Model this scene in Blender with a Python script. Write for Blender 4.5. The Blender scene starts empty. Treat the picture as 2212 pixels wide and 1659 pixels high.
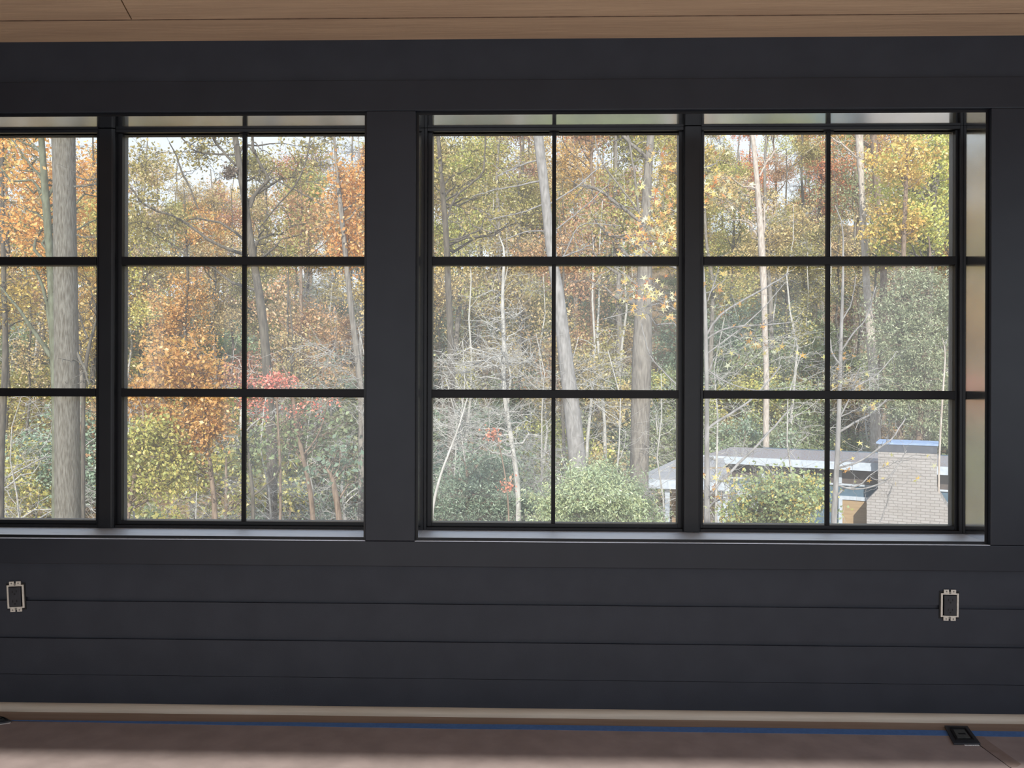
import bpy, math, random
import numpy as np
from mathutils import Matrix, Vector

# ------------------------------------------------------------------ camera
F = 1670.0; CX = 1106.0; CY = 829.5
YAW = math.radians(1.24); ROLL = math.radians(0.17)
DIST = 2.672; CAMZ = 1.145
CAM = np.array([0.0, -DIST, CAMZ])
FW = np.array([-math.sin(YAW), math.cos(YAW), 0.0])
RT = np.array([math.cos(YAW), math.sin(YAW), 0.0])
UP = np.array([0.0, 0.0, 1.0])
IR = RT * math.cos(ROLL) + UP * math.sin(ROLL)
IU = -RT * math.sin(ROLL) + UP * math.cos(ROLL)
sc = bpy.context.scene
cam_d = bpy.data.cameras.new('camera'); cam = bpy.data.objects.new('camera', cam_d)
sc.collection.objects.link(cam)
cam_d.sensor_width = 36.0; cam_d.lens = 36.0 * F / 2212.0
cam_d.clip_start = 0.05; cam_d.clip_end = 400
M = Matrix.Identity(4)
for i in range(3):
    M[i][0] = IR[i]; M[i][1] = IU[i]; M[i][2] = -FW[i]; M[i][3] = CAM[i]
cam.matrix_world = M
sc.camera = cam

# ------------------------------------------------------------------ sky, sun, exposure
w = bpy.data.worlds.new('overcast_sky'); sc.world = w; w.use_nodes = True
wt = w.node_tree; wt.nodes.clear()
wo = wt.nodes.new('ShaderNodeOutputWorld'); wb = wt.nodes.new('ShaderNodeBackground')
wg = wt.nodes.new('ShaderNodeTexCoord'); ws = wt.nodes.new('ShaderNodeSeparateXYZ')
wr = wt.nodes.new('ShaderNodeValToRGB')
wr.color_ramp.elements[0].position = 0.0; wr.color_ramp.elements[0].color = (0.92, 0.96, 1.0, 1)
wr.color_ramp.elements[1].position = 0.8; wr.color_ramp.elements[1].color = (0.62, 0.76, 1.0, 1)
wt.links.new(wg.outputs['Generated'], ws.inputs[0]); wt.links.new(ws.outputs['Z'], wr.inputs[0])
wt.links.new(wr.outputs[0], wb.inputs[0]); wt.links.new(wb.outputs[0], wo.inputs[0])
wb.inputs[1].default_value = 1.45
sun_d = bpy.data.lights.new('sun', 'SUN'); sun = bpy.data.objects.new('sun', sun_d)
sc.collection.objects.link(sun)
SUN_EL = math.radians(29.5); SUN_AZ = math.radians(4.0)
sun_d.energy = 6.2; sun_d.angle = math.radians(0.6); sun_d.color = (1.0, 0.95, 0.87)
sdir = Vector((math.sin(SUN_AZ) * math.cos(SUN_EL), math.cos(SUN_AZ) * math.cos(SUN_EL), -math.sin(SUN_EL)))
sun.rotation_euler = sdir.to_track_quat('-Z', 'Y').to_euler(); sun.location = (0, -30, 20)
sc.view_settings.view_transform = 'Standard'; sc.view_settings.look = 'None'
sc.view_settings.gamma = 1.0; sc.view_settings.use_curve_mapping = False
sc.view_settings.exposure = 0.0
sc.cycles.max_bounces = 7; sc.cycles.diffuse_bounces = 4; sc.cycles.glossy_bounces = 3
sc.cycles.transparent_max_bounces = 10

# ------------------------------------------------------------------ projection helpers
def ray(px, py):
    u = (px - CX) / F; v = -(py - CY) / F
    return FW + u * IR + v * IU
def at(px, py, Y):                       # point seen at a pixel, on the plane y = Y
    d = ray(px, py); return CAM + d * ((Y - CAM[1]) / d[1])
def atz(px, py, Z):                      # the same on the plane z = Z
    d = ray(px, py); return CAM + d * ((Z - CAM[2]) / d[2])
def proj(p):
    q = np.asarray(p) - CAM; d = q @ FW
    return CX + F * (q @ IR) / d, CY - F * (q @ IU) / d
def ppm(Y): return F / (Y + DIST)        # pixels per metre at a depth

# ------------------------------------------------------------------ object helpers
COL = sc.collection
def link_mesh(name, verts, faces, mat, parent=None, smooth=False):
    me = bpy.data.meshes.new(name)
    verts = np.asarray(verts, dtype=np.float32)
    if isinstance(faces, np.ndarray):
        n, k = faces.shape
        me.vertices.add(len(verts)); me.vertices.foreach_set('co', verts.ravel())
        me.loops.add(n * k); me.loops.foreach_set('vertex_index', faces.ravel().astype(np.int32))
        me.polygons.add(n)
        me.polygons.foreach_set('loop_start', np.arange(0, n * k, k, dtype=np.int32))
        try: me.polygons.foreach_set('loop_total', np.full(n, k, dtype=np.int32))
        except Exception: pass
        me.update(calc_edges=True); me.validate()
    else:
        me.from_pydata([tuple(map(float, v)) for v in verts], [], [tuple(f) for f in faces]); me.update()
    if smooth: me.polygons.foreach_set('use_smooth', np.ones(len(me.polygons), dtype=bool))
    me.materials.append(mat)
    o = bpy.data.objects.new(name, me); COL.objects.link(o)
    if parent is not None: o.parent = parent
    return o
def empty(name, loc=(0, 0, 0), rz=0.0):
    o = bpy.data.objects.new(name, None); COL.objects.link(o)
    o.location = loc; o.rotation_euler = (0, 0, rz); o.empty_display_size = 0.1
    return o
def tag(o, label=None, cat=None, group=None, kind=None):
    if label: o['label'] = label
    if cat: o['category'] = cat
    if group: o['group'] = group
    if kind: o['kind'] = kind
    return o
class MB:                                 # collects boxes and prisms into one mesh
    def __init__(s): s.v = []; s.f = []
    def poly(s, base, off):               # prism: polygon of points plus an offset vector
        n = len(base); k = len(s.v); off = np.asarray(off, float)
        for p in base: s.v.append(np.asarray(p, float))
        for p in base: s.v.append(np.asarray(p, float) + off)
        s.f.append(tuple(range(k, k + n))[::-1]); s.f.append(tuple(range(k + n, k + 2 * n)))
        for i in range(n):
            j = (i + 1) % n; s.f.append((k + i, k + j, k + n + j, k + n + i))
        return s
    def box(s, x0, x1, y0, y1, z0, z1):
        return s.poly([(x0, y0, z0), (x1, y0, z0), (x1, y1, z0), (x0, y1, z0)], (0, 0, z1 - z0))
    def cyl(s, c, axis, r, h, n=14):
        a = np.asarray(axis, float); a /= np.linalg.norm(a)
        b = np.cross(a, (0.3, 0.5, 0.81)); b /= np.linalg.norm(b); d = np.cross(a, b)
        return s.poly([np.asarray(c) + r * (math.cos(t) * b + math.sin(t) * d) for t in np.linspace(0, 2 * math.pi, n, endpoint=False)], a * h)
    def build(s, name, mat, parent=None, bevel=0.0, smooth=False):
        if parent is not None:
            inv = parent.matrix_basis.inverted()
            v = [tuple(inv @ Vector(p)) for p in s.v]
        else: v = s.v
        o = link_mesh(name, v, s.f, mat, parent, smooth)
        import bmesh
        bm = bmesh.new(); bm.from_mesh(o.data); bmesh.ops.recalc_face_normals(bm, faces=bm.faces); bm.to_mesh(o.data); bm.free()
        if bevel:
            m = o.modifiers.new('bevel', 'BEVEL'); m.width = bevel; m.segments = 2; m.limit_method = 'ANGLE'
        return o

# ------------------------------------------------------------------ materials
def nmat(name):
    m = bpy.data.materials.new(name); m.use_nodes = True; t = m.node_tree; t.nodes.clear()
    out = t.nodes.new('ShaderNodeOutputMaterial'); return m, t, out
def srgb(r, g, b):
    f = lambda c: (c / 255 / 12.92) if c / 255 <= 0.04045 else ((c / 255 + 0.055) / 1.055) ** 2.4
    return (f(r), f(g), f(b), 1)
def noisy(name, c0, c1, scale=(4, 4, 4), nscale=3.0, rough=0.6, spec=0.5, bump=0.0, bscale=40.0, detail=5, lo=0.35, hi=0.65, coat=0.0, ior=None, metal=0.0):
    m, t, out = nmat(name); N = t.nodes.new; L = t.links.new
    p = N('ShaderNodeBsdfPrincipled'); tc = N('ShaderNodeTexCoord'); mp = N('ShaderNodeMapping')
    mp.inputs['Scale'].default_value = scale
    n = N('ShaderNodeTexNoise'); n.inputs['Scale'].default_value = nscale; n.inputs['Detail'].default_value = detail
    r = N('ShaderNodeValToRGB'); r.color_ramp.elements[0].position = lo; r.color_ramp.elements[1].position = hi
    r.color_ramp.elements[0].color = c0; r.color_ramp.elements[1].color = c1
    L(tc.outputs['Object'], mp.inputs[0]); L(mp.outputs[0], n.inputs[0]); L(n.outputs[0], r.inputs[0])
    L(r.outputs[0], p.inputs['Base Color']); L(p.outputs[0], out.inputs[0])
    p.inputs['Roughness'].default_value = rough; p.inputs['Specular IOR Level'].default_value = spec
    p.inputs['Metallic'].default_value = metal
    if ior: p.inputs['IOR'].default_value = ior
    if coat: p.inputs['Coat Weight'].default_value = coat; p.inputs['Coat Roughness'].default_value = 0.1
    if bump:
        n2 = N('ShaderNodeTexNoise'); n2.inputs['Scale'].default_value = bscale; L(mp.outputs[0], n2.inputs[0])
        b = N('ShaderNodeBump'); b.inputs['Strength'].default_value = bump; b.inputs['Distance'].default_value = 0.01
        L(n2.outputs[0], b.inputs['Height']); L(b.outputs[0], p.inputs['Normal'])
    return m
def leaf_mat(name, cols, trans=0.35, var=0.07):
    m, t, out = nmat(name); N = t.nodes.new; L = t.links.new
    g = N('ShaderNodeNewGeometry'); r = N('ShaderNodeValToRGB'); r.color_ramp.interpolation = 'LINEAR'
    cols = [tuple(min(248, c[i_] * .92 + .1 * sum(c) / 3 + (24, 22, 12)[i_]) for i_ in range(3)) for c in cols]
    e = r.color_ramp.elements
    e[0].position = 0; e[0].color = srgb(*cols[0]); e[1].position = 1; e[1].color = srgb(*cols[-1])
    for i, c in enumerate(cols[1:-1]):
        k = e.new((i + 1) / (len(cols) - 1)); k.color = srgb(*c)
    L(g.outputs['Random Per Island'], r.inputs[0])
    oi = N('ShaderNodeObjectInfo'); hs = N('ShaderNodeHueSaturation')
    mr = N('ShaderNodeMapRange'); mr.inputs['To Min'].default_value = 0.5 - var * 0.25; mr.inputs['To Max'].default_value = 0.5 + var * 0.25
    mv = N('ShaderNodeMapRange'); mv.inputs['To Min'].default_value = 0.8; mv.inputs['To Max'].default_value = 1.2
    wn = N('ShaderNodeTexWhiteNoise'); wn.noise_dimensions = '1D'
    L(oi.outputs['Random'], mr.inputs[0]); L(oi.outputs['Random'], wn.inputs['W']); L(wn.outputs['Value'], mv.inputs[0])
    L(mr.outputs[0], hs.inputs['Hue']); L(mv.outputs[0], hs.inputs['Value']); L(r.outputs[0], hs.inputs['Color'])
    d = N('ShaderNodeBsdfDiffuse'); tr = N('ShaderNodeBsdfTranslucent'); mx = N('ShaderNodeMixShader'); mx.inputs[0].default_value = trans
    L(hs.outputs[0], d.inputs[0]); L(hs.outputs[0], tr.inputs[0]); L(d.outputs[0], mx.inputs[1]); L(tr.outputs[0], mx.inputs[2])
    gl = N('ShaderNodeBsdfGlossy'); gl.inputs['Roughness'].default_value = 0.45; gl.inputs[0].default_value = (1, 1, 1, 1)
    m2 = N('ShaderNodeMixShader'); m2.inputs[0].default_value = 0.05
    L(mx.outputs[0], m2.inputs[1]); L(gl.outputs[0], m2.inputs[2]); L(m2.outputs[0], out.inputs[0])
    return m
MAT = {}
MAT['wall'] = noisy('charcoal_wall_paint', srgb(45, 49, 58), srgb(50, 54, 63), nscale=2, rough=0.55, spec=0.35, bump=0.05, bscale=60)
MAT['casing'] = noisy('charcoal_wall_paint_dimmed', srgb(35, 39, 48), srgb(39, 43, 52), nscale=2, rough=0.45, spec=0.4)  # the wall's own paint, darkened to carry the dimness around the windows
MAT['jamb'] = noisy('satin_metal_jamb', (0.70, 0.715, 0.74, 1), (0.76, 0.775, 0.80, 1), nscale=3, rough=0.13, metal=1.0)
MAT['sill'] = noisy('pale_sill_painted_skylight', (0.62, 0.68, 0.78, 1), (0.84, 0.90, 0.99, 1), scale=(1, 5, 5), nscale=9, rough=0.55, ior=1.9, metal=0.7, lo=0.25, hi=0.42)  # dark-painted sill made pale: the sky's light is put into its colour
MAT['frame'] = noisy('black_window_frame', srgb(22, 23, 27), srgb(27, 28, 32), nscale=3, rough=0.4, spec=0.4)
MAT['muntin'] = noisy('black_muntin_bar', srgb(14, 14, 17), srgb(18, 18, 21), nscale=3, rough=0.5, spec=0.3)
MAT['ceil'] = noisy('pale_plywood_ceiling', srgb(202, 170, 140), srgb(222, 190, 156), scale=(0.6, 7, 4), nscale=3, rough=0.6, bump=0.1, bscale=12, detail=8, lo=0.3, hi=0.7)
MAT['dark_gap'] = noisy('shadow_gap_black', srgb(24, 22, 20), srgb(30, 27, 25))
MAT['paper'] = noisy('brown_builders_paper', srgb(156, 143, 140), srgb(170, 156, 153), nscale=2.5, rough=0.7, bump=0.15, bscale=5)
MAT['patch'] = noisy('worn_brown_paper', srgb(140, 122, 114), srgb(156, 140, 134), nscale=6, rough=0.7)
MAT['shoe'] = noisy('raw_pine_shoe_moulding', srgb(196, 184, 166), srgb(216, 206, 190), scale=(0.5, 8, 8), nscale=4, rough=0.6)
MAT['wood_floor'] = noisy('brown_floorboard', srgb(144, 122, 106), srgb(160, 138, 122), scale=(0.5, 10, 5), nscale=4, rough=0.5)
MAT['tape'] = noisy('blue_painters_tape', srgb(82, 124, 186), srgb(92, 136, 200), nscale=20, rough=0.6)
MAT['almond'] = noisy('almond_outlet_strap', srgb(214, 208, 196), srgb(226, 220, 208), nscale=30, rough=0.35)
MAT['black_plastic'] = noisy('black_plastic', srgb(44, 46, 52), srgb(52, 54, 60), nscale=10, rough=0.4)
MAT['void'] = noisy('dark_recess', srgb(10, 10, 12), srgb(14, 14, 16))
MAT['steel'] = noisy('screw_steel', srgb(120, 118, 112), srgb(140, 138, 130), rough=0.4)
MAT['white_scrap'] = noisy('white_plastic_fleck', srgb(225, 225, 225), srgb(240, 240, 240))

def glass_mat():
    m, t, out = nmat('hazy_window_glazing'); N = t.nodes.new; L = t.links.new
    tr = N('ShaderNodeBsdfTransparent'); tr.inputs[0].default_value = (0.97, 0.98, 0.97, 1)
    gl = N('ShaderNodeBsdfGlossy'); gl.inputs['Roughness'].default_value = 0.02
    fr = N('ShaderNodeFresnel'); fr.inputs['IOR'].default_value = 1.35
    m1 = N('ShaderNodeMixShader'); L(fr.outputs[0], m1.inputs[0]); L(tr.outputs[0], m1.inputs[1]); L(gl.outputs[0], m1.inputs[2])
    tl = N('ShaderNodeBsdfTranslucent'); tl.inputs[0].default_value = (0.9, 0.92, 0.95, 1)
    m2 = N('ShaderNodeMixShader'); m2.inputs[0].default_value = 0.10
    L(m1.outputs[0], m2.inputs[1]); L(tl.outputs[0], m2.inputs[2]); L(m2.outputs[0], out.inputs[0])
    return m
MAT['glass'] = glass_mat()

# ------------------------------------------------------------------ room shell
X0, X1 = -2.95, 2.6            # side walls
YB = -3.95                     # rear wall
ZC = at(CX, 84, 0)[2]          # ceiling height
WT = 0.20                      # wall thickness
YF = 0.135; YG = 0.160         # frame face, glazing plane
def X(px, py, Y): return float(at(px, py, Y)[0])
def Z(px, py, Y): return float(at(px, py, Y)[2])
# casing opening of the two window groups (face of the casing at y = -0.018)
YC = -0.018
LO = (X(790, 700, YC) - 1.955, X(790, 700, YC)); RO = (X(897, 700, YC), X(2141, 700, YC))
zt = Z(1500, 236, YC); zb = Z(1500, 1171, 0.0) + 0.0
REV = 0.009                    # jamb sits a little inside the casing
JT = 0.018
def struct(o): o['kind'] = 'structure'; return o

z_lines = [Z(CX, p, 0) for p in (1303, 1385, 1468)]
z_case_lo = Z(CX, 1226, YC); z_case_hi = Z(CX, 171, YC)
mb = MB()
G = 0.008
# backing of the wall around the openings
xa, xb, xc, xd = LO[0] + REV - JT*0, LO[1] - REV, RO[0] + REV, RO[1] - REV
LJ = (LO[0] + REV, LO[1] - REV); RJ = (RO[0] + REV, RO[1] - REV)
zjt = zt - REV; zjb = zb + REV
def jout(J): return (J[0] - JT, J[1] + JT)
mb.box(X0 - 0.2, X1 + 0.2, G, WT, -0.3, zjb - JT)
mb.box(X0 - 0.2, X1 + 0.2, G, WT, zjt + JT, ZC + 0.25)
mb.box(X0 - 0.2, LJ[0] - JT, G, WT, zjb - JT, zjt + JT)
mb.box(LJ[1] + JT, RJ[0] - JT, G, WT, zjb - JT, zjt + JT)
mb.box(RJ[1] + JT, X1 + 0.2, G, WT, zjb - JT, zjt + JT)
# horizontal boards, laid with open gaps (the lowest and uppermost joints are tight)
zs = [0.0, z_lines[2], z_lines[1], z_lines[0], z_case_lo + 0.02]
gaps = [0.0007, 0.0070, 0.0070]
low = 0.0
for i, zl in enumerate(z_lines[::-1]):
    g = gaps[i]
    mb.box(X0, X1, 0, G, low, zl - g); low = zl + g
mb.box(X0, X1, 0, G, low, zjb - JT)
mb.box(X0, X1, 0, G, zjt + JT, z_case_hi - 0.0); mb.box(X0, X1, 0, G, z_case_hi + 0.002, ZC)
mb.box(X0, LJ[0] - JT, 0, G, zjb - JT, zjt + JT); mb.box(LJ[1] + JT, RJ[0] - JT, 0, G, zjb - JT, zjt + JT); mb.box(RJ[1] + JT, X1, 0, G, zjb - JT, zjt + JT)
struct(mb.build('wall_front', MAT['wall']))
# flat casing boards
B = 0.0025
struct(MB().box(X0, X1, YC, -0.0005, zt, z_case_hi).build('trim_1', MAT['casing'], bevel=B))
struct(MB().box(X0, X1, YC, -0.0005, z_case_lo, zb - 0.0010).build('trim_2', MAT['casing'], bevel=B))
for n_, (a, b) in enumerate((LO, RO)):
    struct(MB().box(a, b, YC + 0.0015, -0.0005, zb - 0.0012, zb + 0.0002).build('trim_%d' % (7 + n_), MAT['sill']))  # thin pale strips painting the daylight caught on the casing's lower inner edge
struct(MB().box(LO[1], RO[0], YC, -0.0005, zb, zt - 0.0005).build('trim_3', MAT['casing'], bevel=B))
struct(MB().box(RO[1], RO[1] + 0.16, YC, -0.0005, zb, zt - 0.0005).build('trim_4', MAT['casing'], bevel=B))
struct(MB().box(LO[0] - 0.16, LO[0], YC, -0.0005, zb, zt - 0.0005).build('trim_5', MAT['casing'], bevel=B))

# floor: boards under brown paper
struct(MB().box(X0 - 0.2, X1 + 0.2, YB - 0.2, G, -0.12, 0.0).build('floor', MAT['wood_floor']))
# raw pine shoe moulding
mbs = MB(); n = 7
prof = [(0, 0), (-0.022, 0)] + [(-0.022 * math.cos(a), 0.006 + 0.018 * math.sin(a)) for a in np.linspace(0, math.pi / 2, n)]
mbs.poly([(X0, y - 0.0005, z + 0.0005) for y, z in prof], (X1 - X0, 0, 0))
struct(mbs.build('baseboard_front', MAT['shoe']))

# ceiling: plywood sheets with dark joints
def cz(px, py): p = atz(px, py, ZC); return float(p[0]), float(p[1])
struct(MB().box(X0 - 0.2, X1 + 0.2, YB - 0.2, WT, ZC + 0.008, ZC + 0.2).build('ceiling_1', MAT['dark_gap']))
yA = cz(CX, 37)[1]; g = 0.0022
xj0, yj0 = cz(284, 41); xj1, yj1 = cz(262, 0)
k = (xj1 - xj0) / (yj1 - yj0)
mc = MB(); H8 = (0, 0, 0.007)
mc.poly([(X0, yA + g, ZC), (X1, yA + g, ZC), (X1, 0, ZC), (X0, 0, ZC)], H8)
yE = yA - 1.19
jx = lambda y: xj0 + k * (y - yj0)
mc.poly([(X0, yE, ZC), (jx(yE) - g, yE, ZC), (jx(yA) - g, yA - g, ZC), (X0, yA - g, ZC)], H8)
mc.poly([(jx(yE) + g, yE, ZC), (X1, yE, ZC), (X1, yA - g, ZC), (jx(yA) + g, yA - g, ZC)], H8)
mc.poly([(X0, YB, ZC), (0.3, YB, ZC), (0.3, yE - 2 * g, ZC), (X0, yE - 2 * g, ZC)], H8)
mc.poly([(0.3 + g, YB, ZC), (X1, YB, ZC), (X1, yE - 2 * g, ZC), (0.3 + g, yE - 2 * g, ZC)], H8)
struct(mc.build('ceiling_2', MAT['ceil']))

struct(MB().box(X0, X1, yA - 0.0035, yA + 0.0035, ZC - 0.0006, ZC + 0.004).build('trim_6', noisy('painted_joint_shade', srgb(112, 88, 70), srgb(150, 124, 102), scale=(3, 1, 1), nscale=6)))  # brown strip laid over the joint, painting the shade of the gap
# the other three walls of the porch, with their wide openings behind the camera
HEAD = 2.17
mr = MB()
mr.box(X0 - 0.2, X1 + 0.2, YB - 0.2, YB, HEAD, ZC + 0.2)
mr.box(X0 - 0.2, X1 + 0.2, YB - 0.2, YB, -0.3, 0.12)
mr.box(X0 - 0.2, X0 + 0.1, YB - 0.2, YB, 0.12, HEAD); mr.box(X1 - 0.1, X1 + 0.2, YB - 0.2, YB, 0.12, HEAD)
struct(mr.build('wall_back', MAT['wall']))
def side_wall(name, x0, x1, a, b, zlo, zhi):
    m = MB(); m.box(x0, x1, YB, 0, -0.3, zlo); m.box(x0, x1, YB, 0, zhi, ZC + 0.2)
    m.box(x0, x1, YB, a, zlo, zhi); m.box(x0, x1, b, 0, zlo, zhi)
    struct(m.build(name, MAT['wall']))
side_wall('wall_right', X1, X1 + 0.2, -3.6, -0.55, 0.55, 2.05)
side_wall('wall_left', X0 - 0.2, X0, -3.6, -2.9, 0.95, 2.05)

# ------------------------------------------------------------------ windows
def window(name, J, mull_px, panes_px, munt_px):
    wroot = struct(empty(name, (0.5 * (J[0] + J[1]), YF, zjb)))
    x0, x1 = J
    # glossy jamb boards lining the opening
    for a, b in ((x0 - JT, x0), (x1, x1 + JT)):
        MB().box(a, b, 0.0012, WT, zjb - JT, zjt + JT).build('side_jamb', MAT['jamb'], wroot)
    MB().box(x0, x1, 0.0012, WT, zjt, zjt + JT).build('head_jamb', MAT['jamb'], wroot)
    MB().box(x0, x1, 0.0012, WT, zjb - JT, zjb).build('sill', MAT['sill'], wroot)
    e = MB(); e.box(x0 - JT, x0 + 0.0002, 0, 0.0012, zjb - JT, zjt + JT); e.box(x1 - 0.0002, x1 + JT, 0, 0.0012, zjb - JT, zjt + JT)
    e.box(x0, x1, 0, 0.0012, zjt, zjt + JT); e.box(x0, x1, 0, 0.0012, zjb - JT, zjb - 0.0002)
    e.build('jamb_edge', MAT['frame'], wroot)
    YP = YG
    zr = [Z(1500, p, YP) for p in (284, 555, 573, 843, 861, 1132)]
    xs = [(X(a, 700, YP), X(b, 700, YP)) for a, b in panes_px]
    # outer frame, a shallow step and the deeper sash rails
    f = MB(); E = 0.011
    f.box(x0, x0 + E, YF, 0.198, zjb, zjt); f.box(x1 - E, x1, YF, 0.198, zjb, zjt)
    f.box(x0 + E, x1 - E, YF, 0.198, zjt - E, zjt); f.box(x0 + E, x1 - E, YF, 0.198, zjb, zjb + E)
    f.build('frame', MAT['frame'], wroot, bevel=0.0015)
    xm = X(mull_px, 700, YP)
    for si, (a, b) in enumerate(xs):
        s = MB(); y0, y1 = YP - 0.010, 0.195
        ox0 = x0 + E if si == 0 else xm + 0.001; ox1 = xm - 0.001 if si == 0 else x1 - E
        zz0, zz1 = zjb + E, zjt - E
        s.box(ox0, a, y0, y1, zz0, zz1); s.box(b, ox1, y0, y1, zz0, zz1)
        s.box(a, b, y0, y1, zr[0], zz1); s.box(a, b, y0, y1, zz0, zr[5])
        sash = s.build('sash', MAT['frame'], wroot, bevel=0.0015)
        for q in (1, 3):
            MB().box(a, b, y0 - 0.003, y1 - 0.005, zr[q + 1], zr[q]).build('rail', MAT['muntin'], wroot, bevel=0.0015)
        if munt_px[si] is not None:
            mx = X(munt_px[si], 700, YP); hw = 0.0073
            for q in (0, 2, 4):
                m = MB().box(mx - hw, mx + hw, YP - 0.006, YP + 0.006, zr[q + 1], zr[q])
                if q == 0: m.box(mx - 0.0175, mx + 0.0175, YP - 0.009, YP + 0.009, zr[0] - 0.006, zr[0])
                m.build('muntin', MAT['muntin'], wroot)
        for q in (0, 2, 4):
            MB().box(a, b, YP + 0.0075, YP + 0.0090, zr[q + 1], zr[q]).build('glass_pane', MAT['glass'], wroot)
    # rounded cover strip over the mullion
    c = MB(); hw = 0.032; yf = YF - 0.012
    ycs = [(-hw, YF + 0.02), (-hw, yf + 0.006), (-hw + 0.004, yf + 0.001), (-hw + 0.010, yf), (hw - 0.010, yf), (hw - 0.004, yf + 0.001), (hw, yf + 0.006), (hw, YF + 0.02)]
    c.poly([(xm + a, b, zjb + 0.003) for a, b in ycs], (0, 0, zjt - zjb - 0.005))
    c.build('mullion', MAT['frame'], wroot)
    MB().cyl((xm + 0.004, yf + 0.001, zjt - 0.075), (0, -1, 0), 0.006, 0.002).build('screw', MAT['frame'], wroot)
    return wroot
window('window_1', LJ, 238.5, [(238.5 - 27.5 - 545, 211), (266, 790 + 6)], [-50, 528])
window('window_2', RJ, 1491.5, [(934, 1464.5), (1518.5, 2060)], [1196, 1787.5])

# ------------------------------------------------------------------ outlets waiting for their cover plates
def outlet(cx, cy, tilt, label):
    c = at(cx, cy, 0.0); root = empty('wall_outlet', c)
    S = 1.6e-3 * 1.0
    def R(x0, x1, y0, y1, z0, z1, m=None):
        m = m or MB(); return m.box(c[0] + x0, c[0] + x1, y0, y1, c[2] + z0, c[2] + z1)
    R(-0.034, 0.034, -0.0015, 0.0, -0.047, 0.047).build('recess', MAT['void'], root)
    m = MB(); y0, y1 = -0.0058, -0.0022
    hw, hh, t = 0.0300, 0.0405, 0.0062
    R(-hw, -hw + t, y0, y1, -hh, hh, m); R(hw - t, hw, y0, y1, -hh, hh, m)
    R(-hw + t, hw - t, y0, y1, hh - t * 0.75, hh, m); R(-hw + t, hw - t, y0, y1, -hh, -hh + t * 0.75, m)
    for s in (1, -1):                              # plaster ears top and bottom, each with a notch
        for q in (1, -1):
            a, b = sorted((q * 0.0035, q * 0.0205)); zlo, zhi = sorted((s * hh, s * (hh + 0.0125)))
            R(a, b, y0, y1, zlo, zhi, m)
        zlo, zhi = sorted((s * hh, s * (hh + 0.005))); R(-0.0035, 0.0035, y0, y1, zlo, zhi, m)
    m.build('strap', MAT['almond'], root, bevel=0.0006)
    fc = R(-0.0205, 0.0205, -0.0095, -0.0015, -0.0335, 0.0335).build('receptacle_face', MAT['black_plastic'], root, bevel=0.001)
    sl = MB()
    for z in (0.016, -0.018):
        R(-0.0085, -0.0065, -0.0102, -0.0092, z - 0.001, z + 0.007, sl); R(0.0060, 0.0080, -0.0102, -0.0092, z, z + 0.007, sl)
        sl.cyl((c[0], -0.0094, c[2] + z - 0.006), (0, -1, 0), 0.0028, 0.0008)
    sl.build('socket_slot', MAT['void'], root)
    for s in (1, -1):
        MB().cyl((c[0], y0, c[2] + s * (hh + 0.0015)), (0, -1, 0), 0.0034, 0.0016).build('screw', MAT['steel'], root)
    for s in (1, -1):
        h = MB()
        for q in (1, -1): h.cyl((c[0] + q * 0.012, y0 + 0.0001, c[2] + s * (hh + 0.0062)), (0, -1, 0), 0.0028, 0.0004)
        h.build('ear_hole', MAT['steel'], root)
    root.rotation_euler = (0, math.radians(tilt), 0)
    tag(root, label, 'outlet', 'uncovered outlets on the charcoal wall')
outlet(35.5, 1288, -3.0, 'uncovered black outlet with almond strap, tilted, near the left edge')
outlet(2050, 1306.5, 0.6, 'uncovered black outlet with almond strap, upright, under the right window')

# ------------------------------------------------------------------ paper, tape, floor boxes
yt0 = float(atz(CX, 1578.5, 0)[1]); yt1 = float(atz(CX, 1566, 0)[1])
PZ = 0.0015
jx0, jy0 = [float(v) for v in atz(2116, 1611, 0)[:2]]; jx1, jy1 = [float(v) for v in atz(2182, 1659, 0)[:2]]
kk = (jx1 - jx0) / (jy1 - jy0); jl = lambda y: jx0 + kk * (y - jy0)
yp = yt0 + 0.018
p1 = MB().poly([(X0 + 0.01, YB + 0.05, 0.0004), (jl(YB + 0.05) - 0.002, YB + 0.05, 0.0004), (jl(yp) - 0.002, yp, 0.0004), (X0 + 0.01, yp, 0.0004)], (0, 0, PZ))
struct(p1.build('floor_paper', MAT['paper'])); 
xr = X1 - 0.01
pr = MB().poly([(jl(jy0 - 1.2) + 0.0015, jy0 - 1.2, 0.0004), (xr, jy0 - 1.2, 0.0004), (xr, yp, 0.0004), (jl(yp) + 0.0015, yp, 0.0004)], (0, 0, PZ))
struct(pr.build('floor_paper', MAT['paper']))
def strip(y0, y1, x0, x1, z, h): return MB().box(x0, x1, y0, y1, z, z + h)
# tape: slightly wavering, thinner at the left where it curls under
tp = MB(); tv = []; xs_ = np.linspace(X0 + 0.02, X1 - 0.02, 60); rr = np.random.RandomState(3)
wob = np.cumsum(rr.normal(0, 0.0008, 60)); wob -= wob.mean()
wid = np.clip(np.interp(xs_, [-2.9, -1.7, -1.2, -0.4, 3], [0.004, 0.006, 0.02, 0.036, 0.042]), 0, 1)
mid = (yt0 + yt1) / 2
top = [(x, mid + wid[i] / 2 + wob[i] * 0.6, 0.0021) for i, x in enumerate(xs_)]
bot = [(x, mid - wid[i] / 2 + wob[i] * 0.6, 0.0021) for i, x in enumerate(xs_)]
for i in range(59): tp.poly([bot[i], bot[i + 1], top[i + 1], top[i]], (0, 0, 0.0004))
tag(tp.build('painters_tape', MAT['tape']), 'long blue strip of painters tape on the floor along the wall', 'tape')
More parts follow.
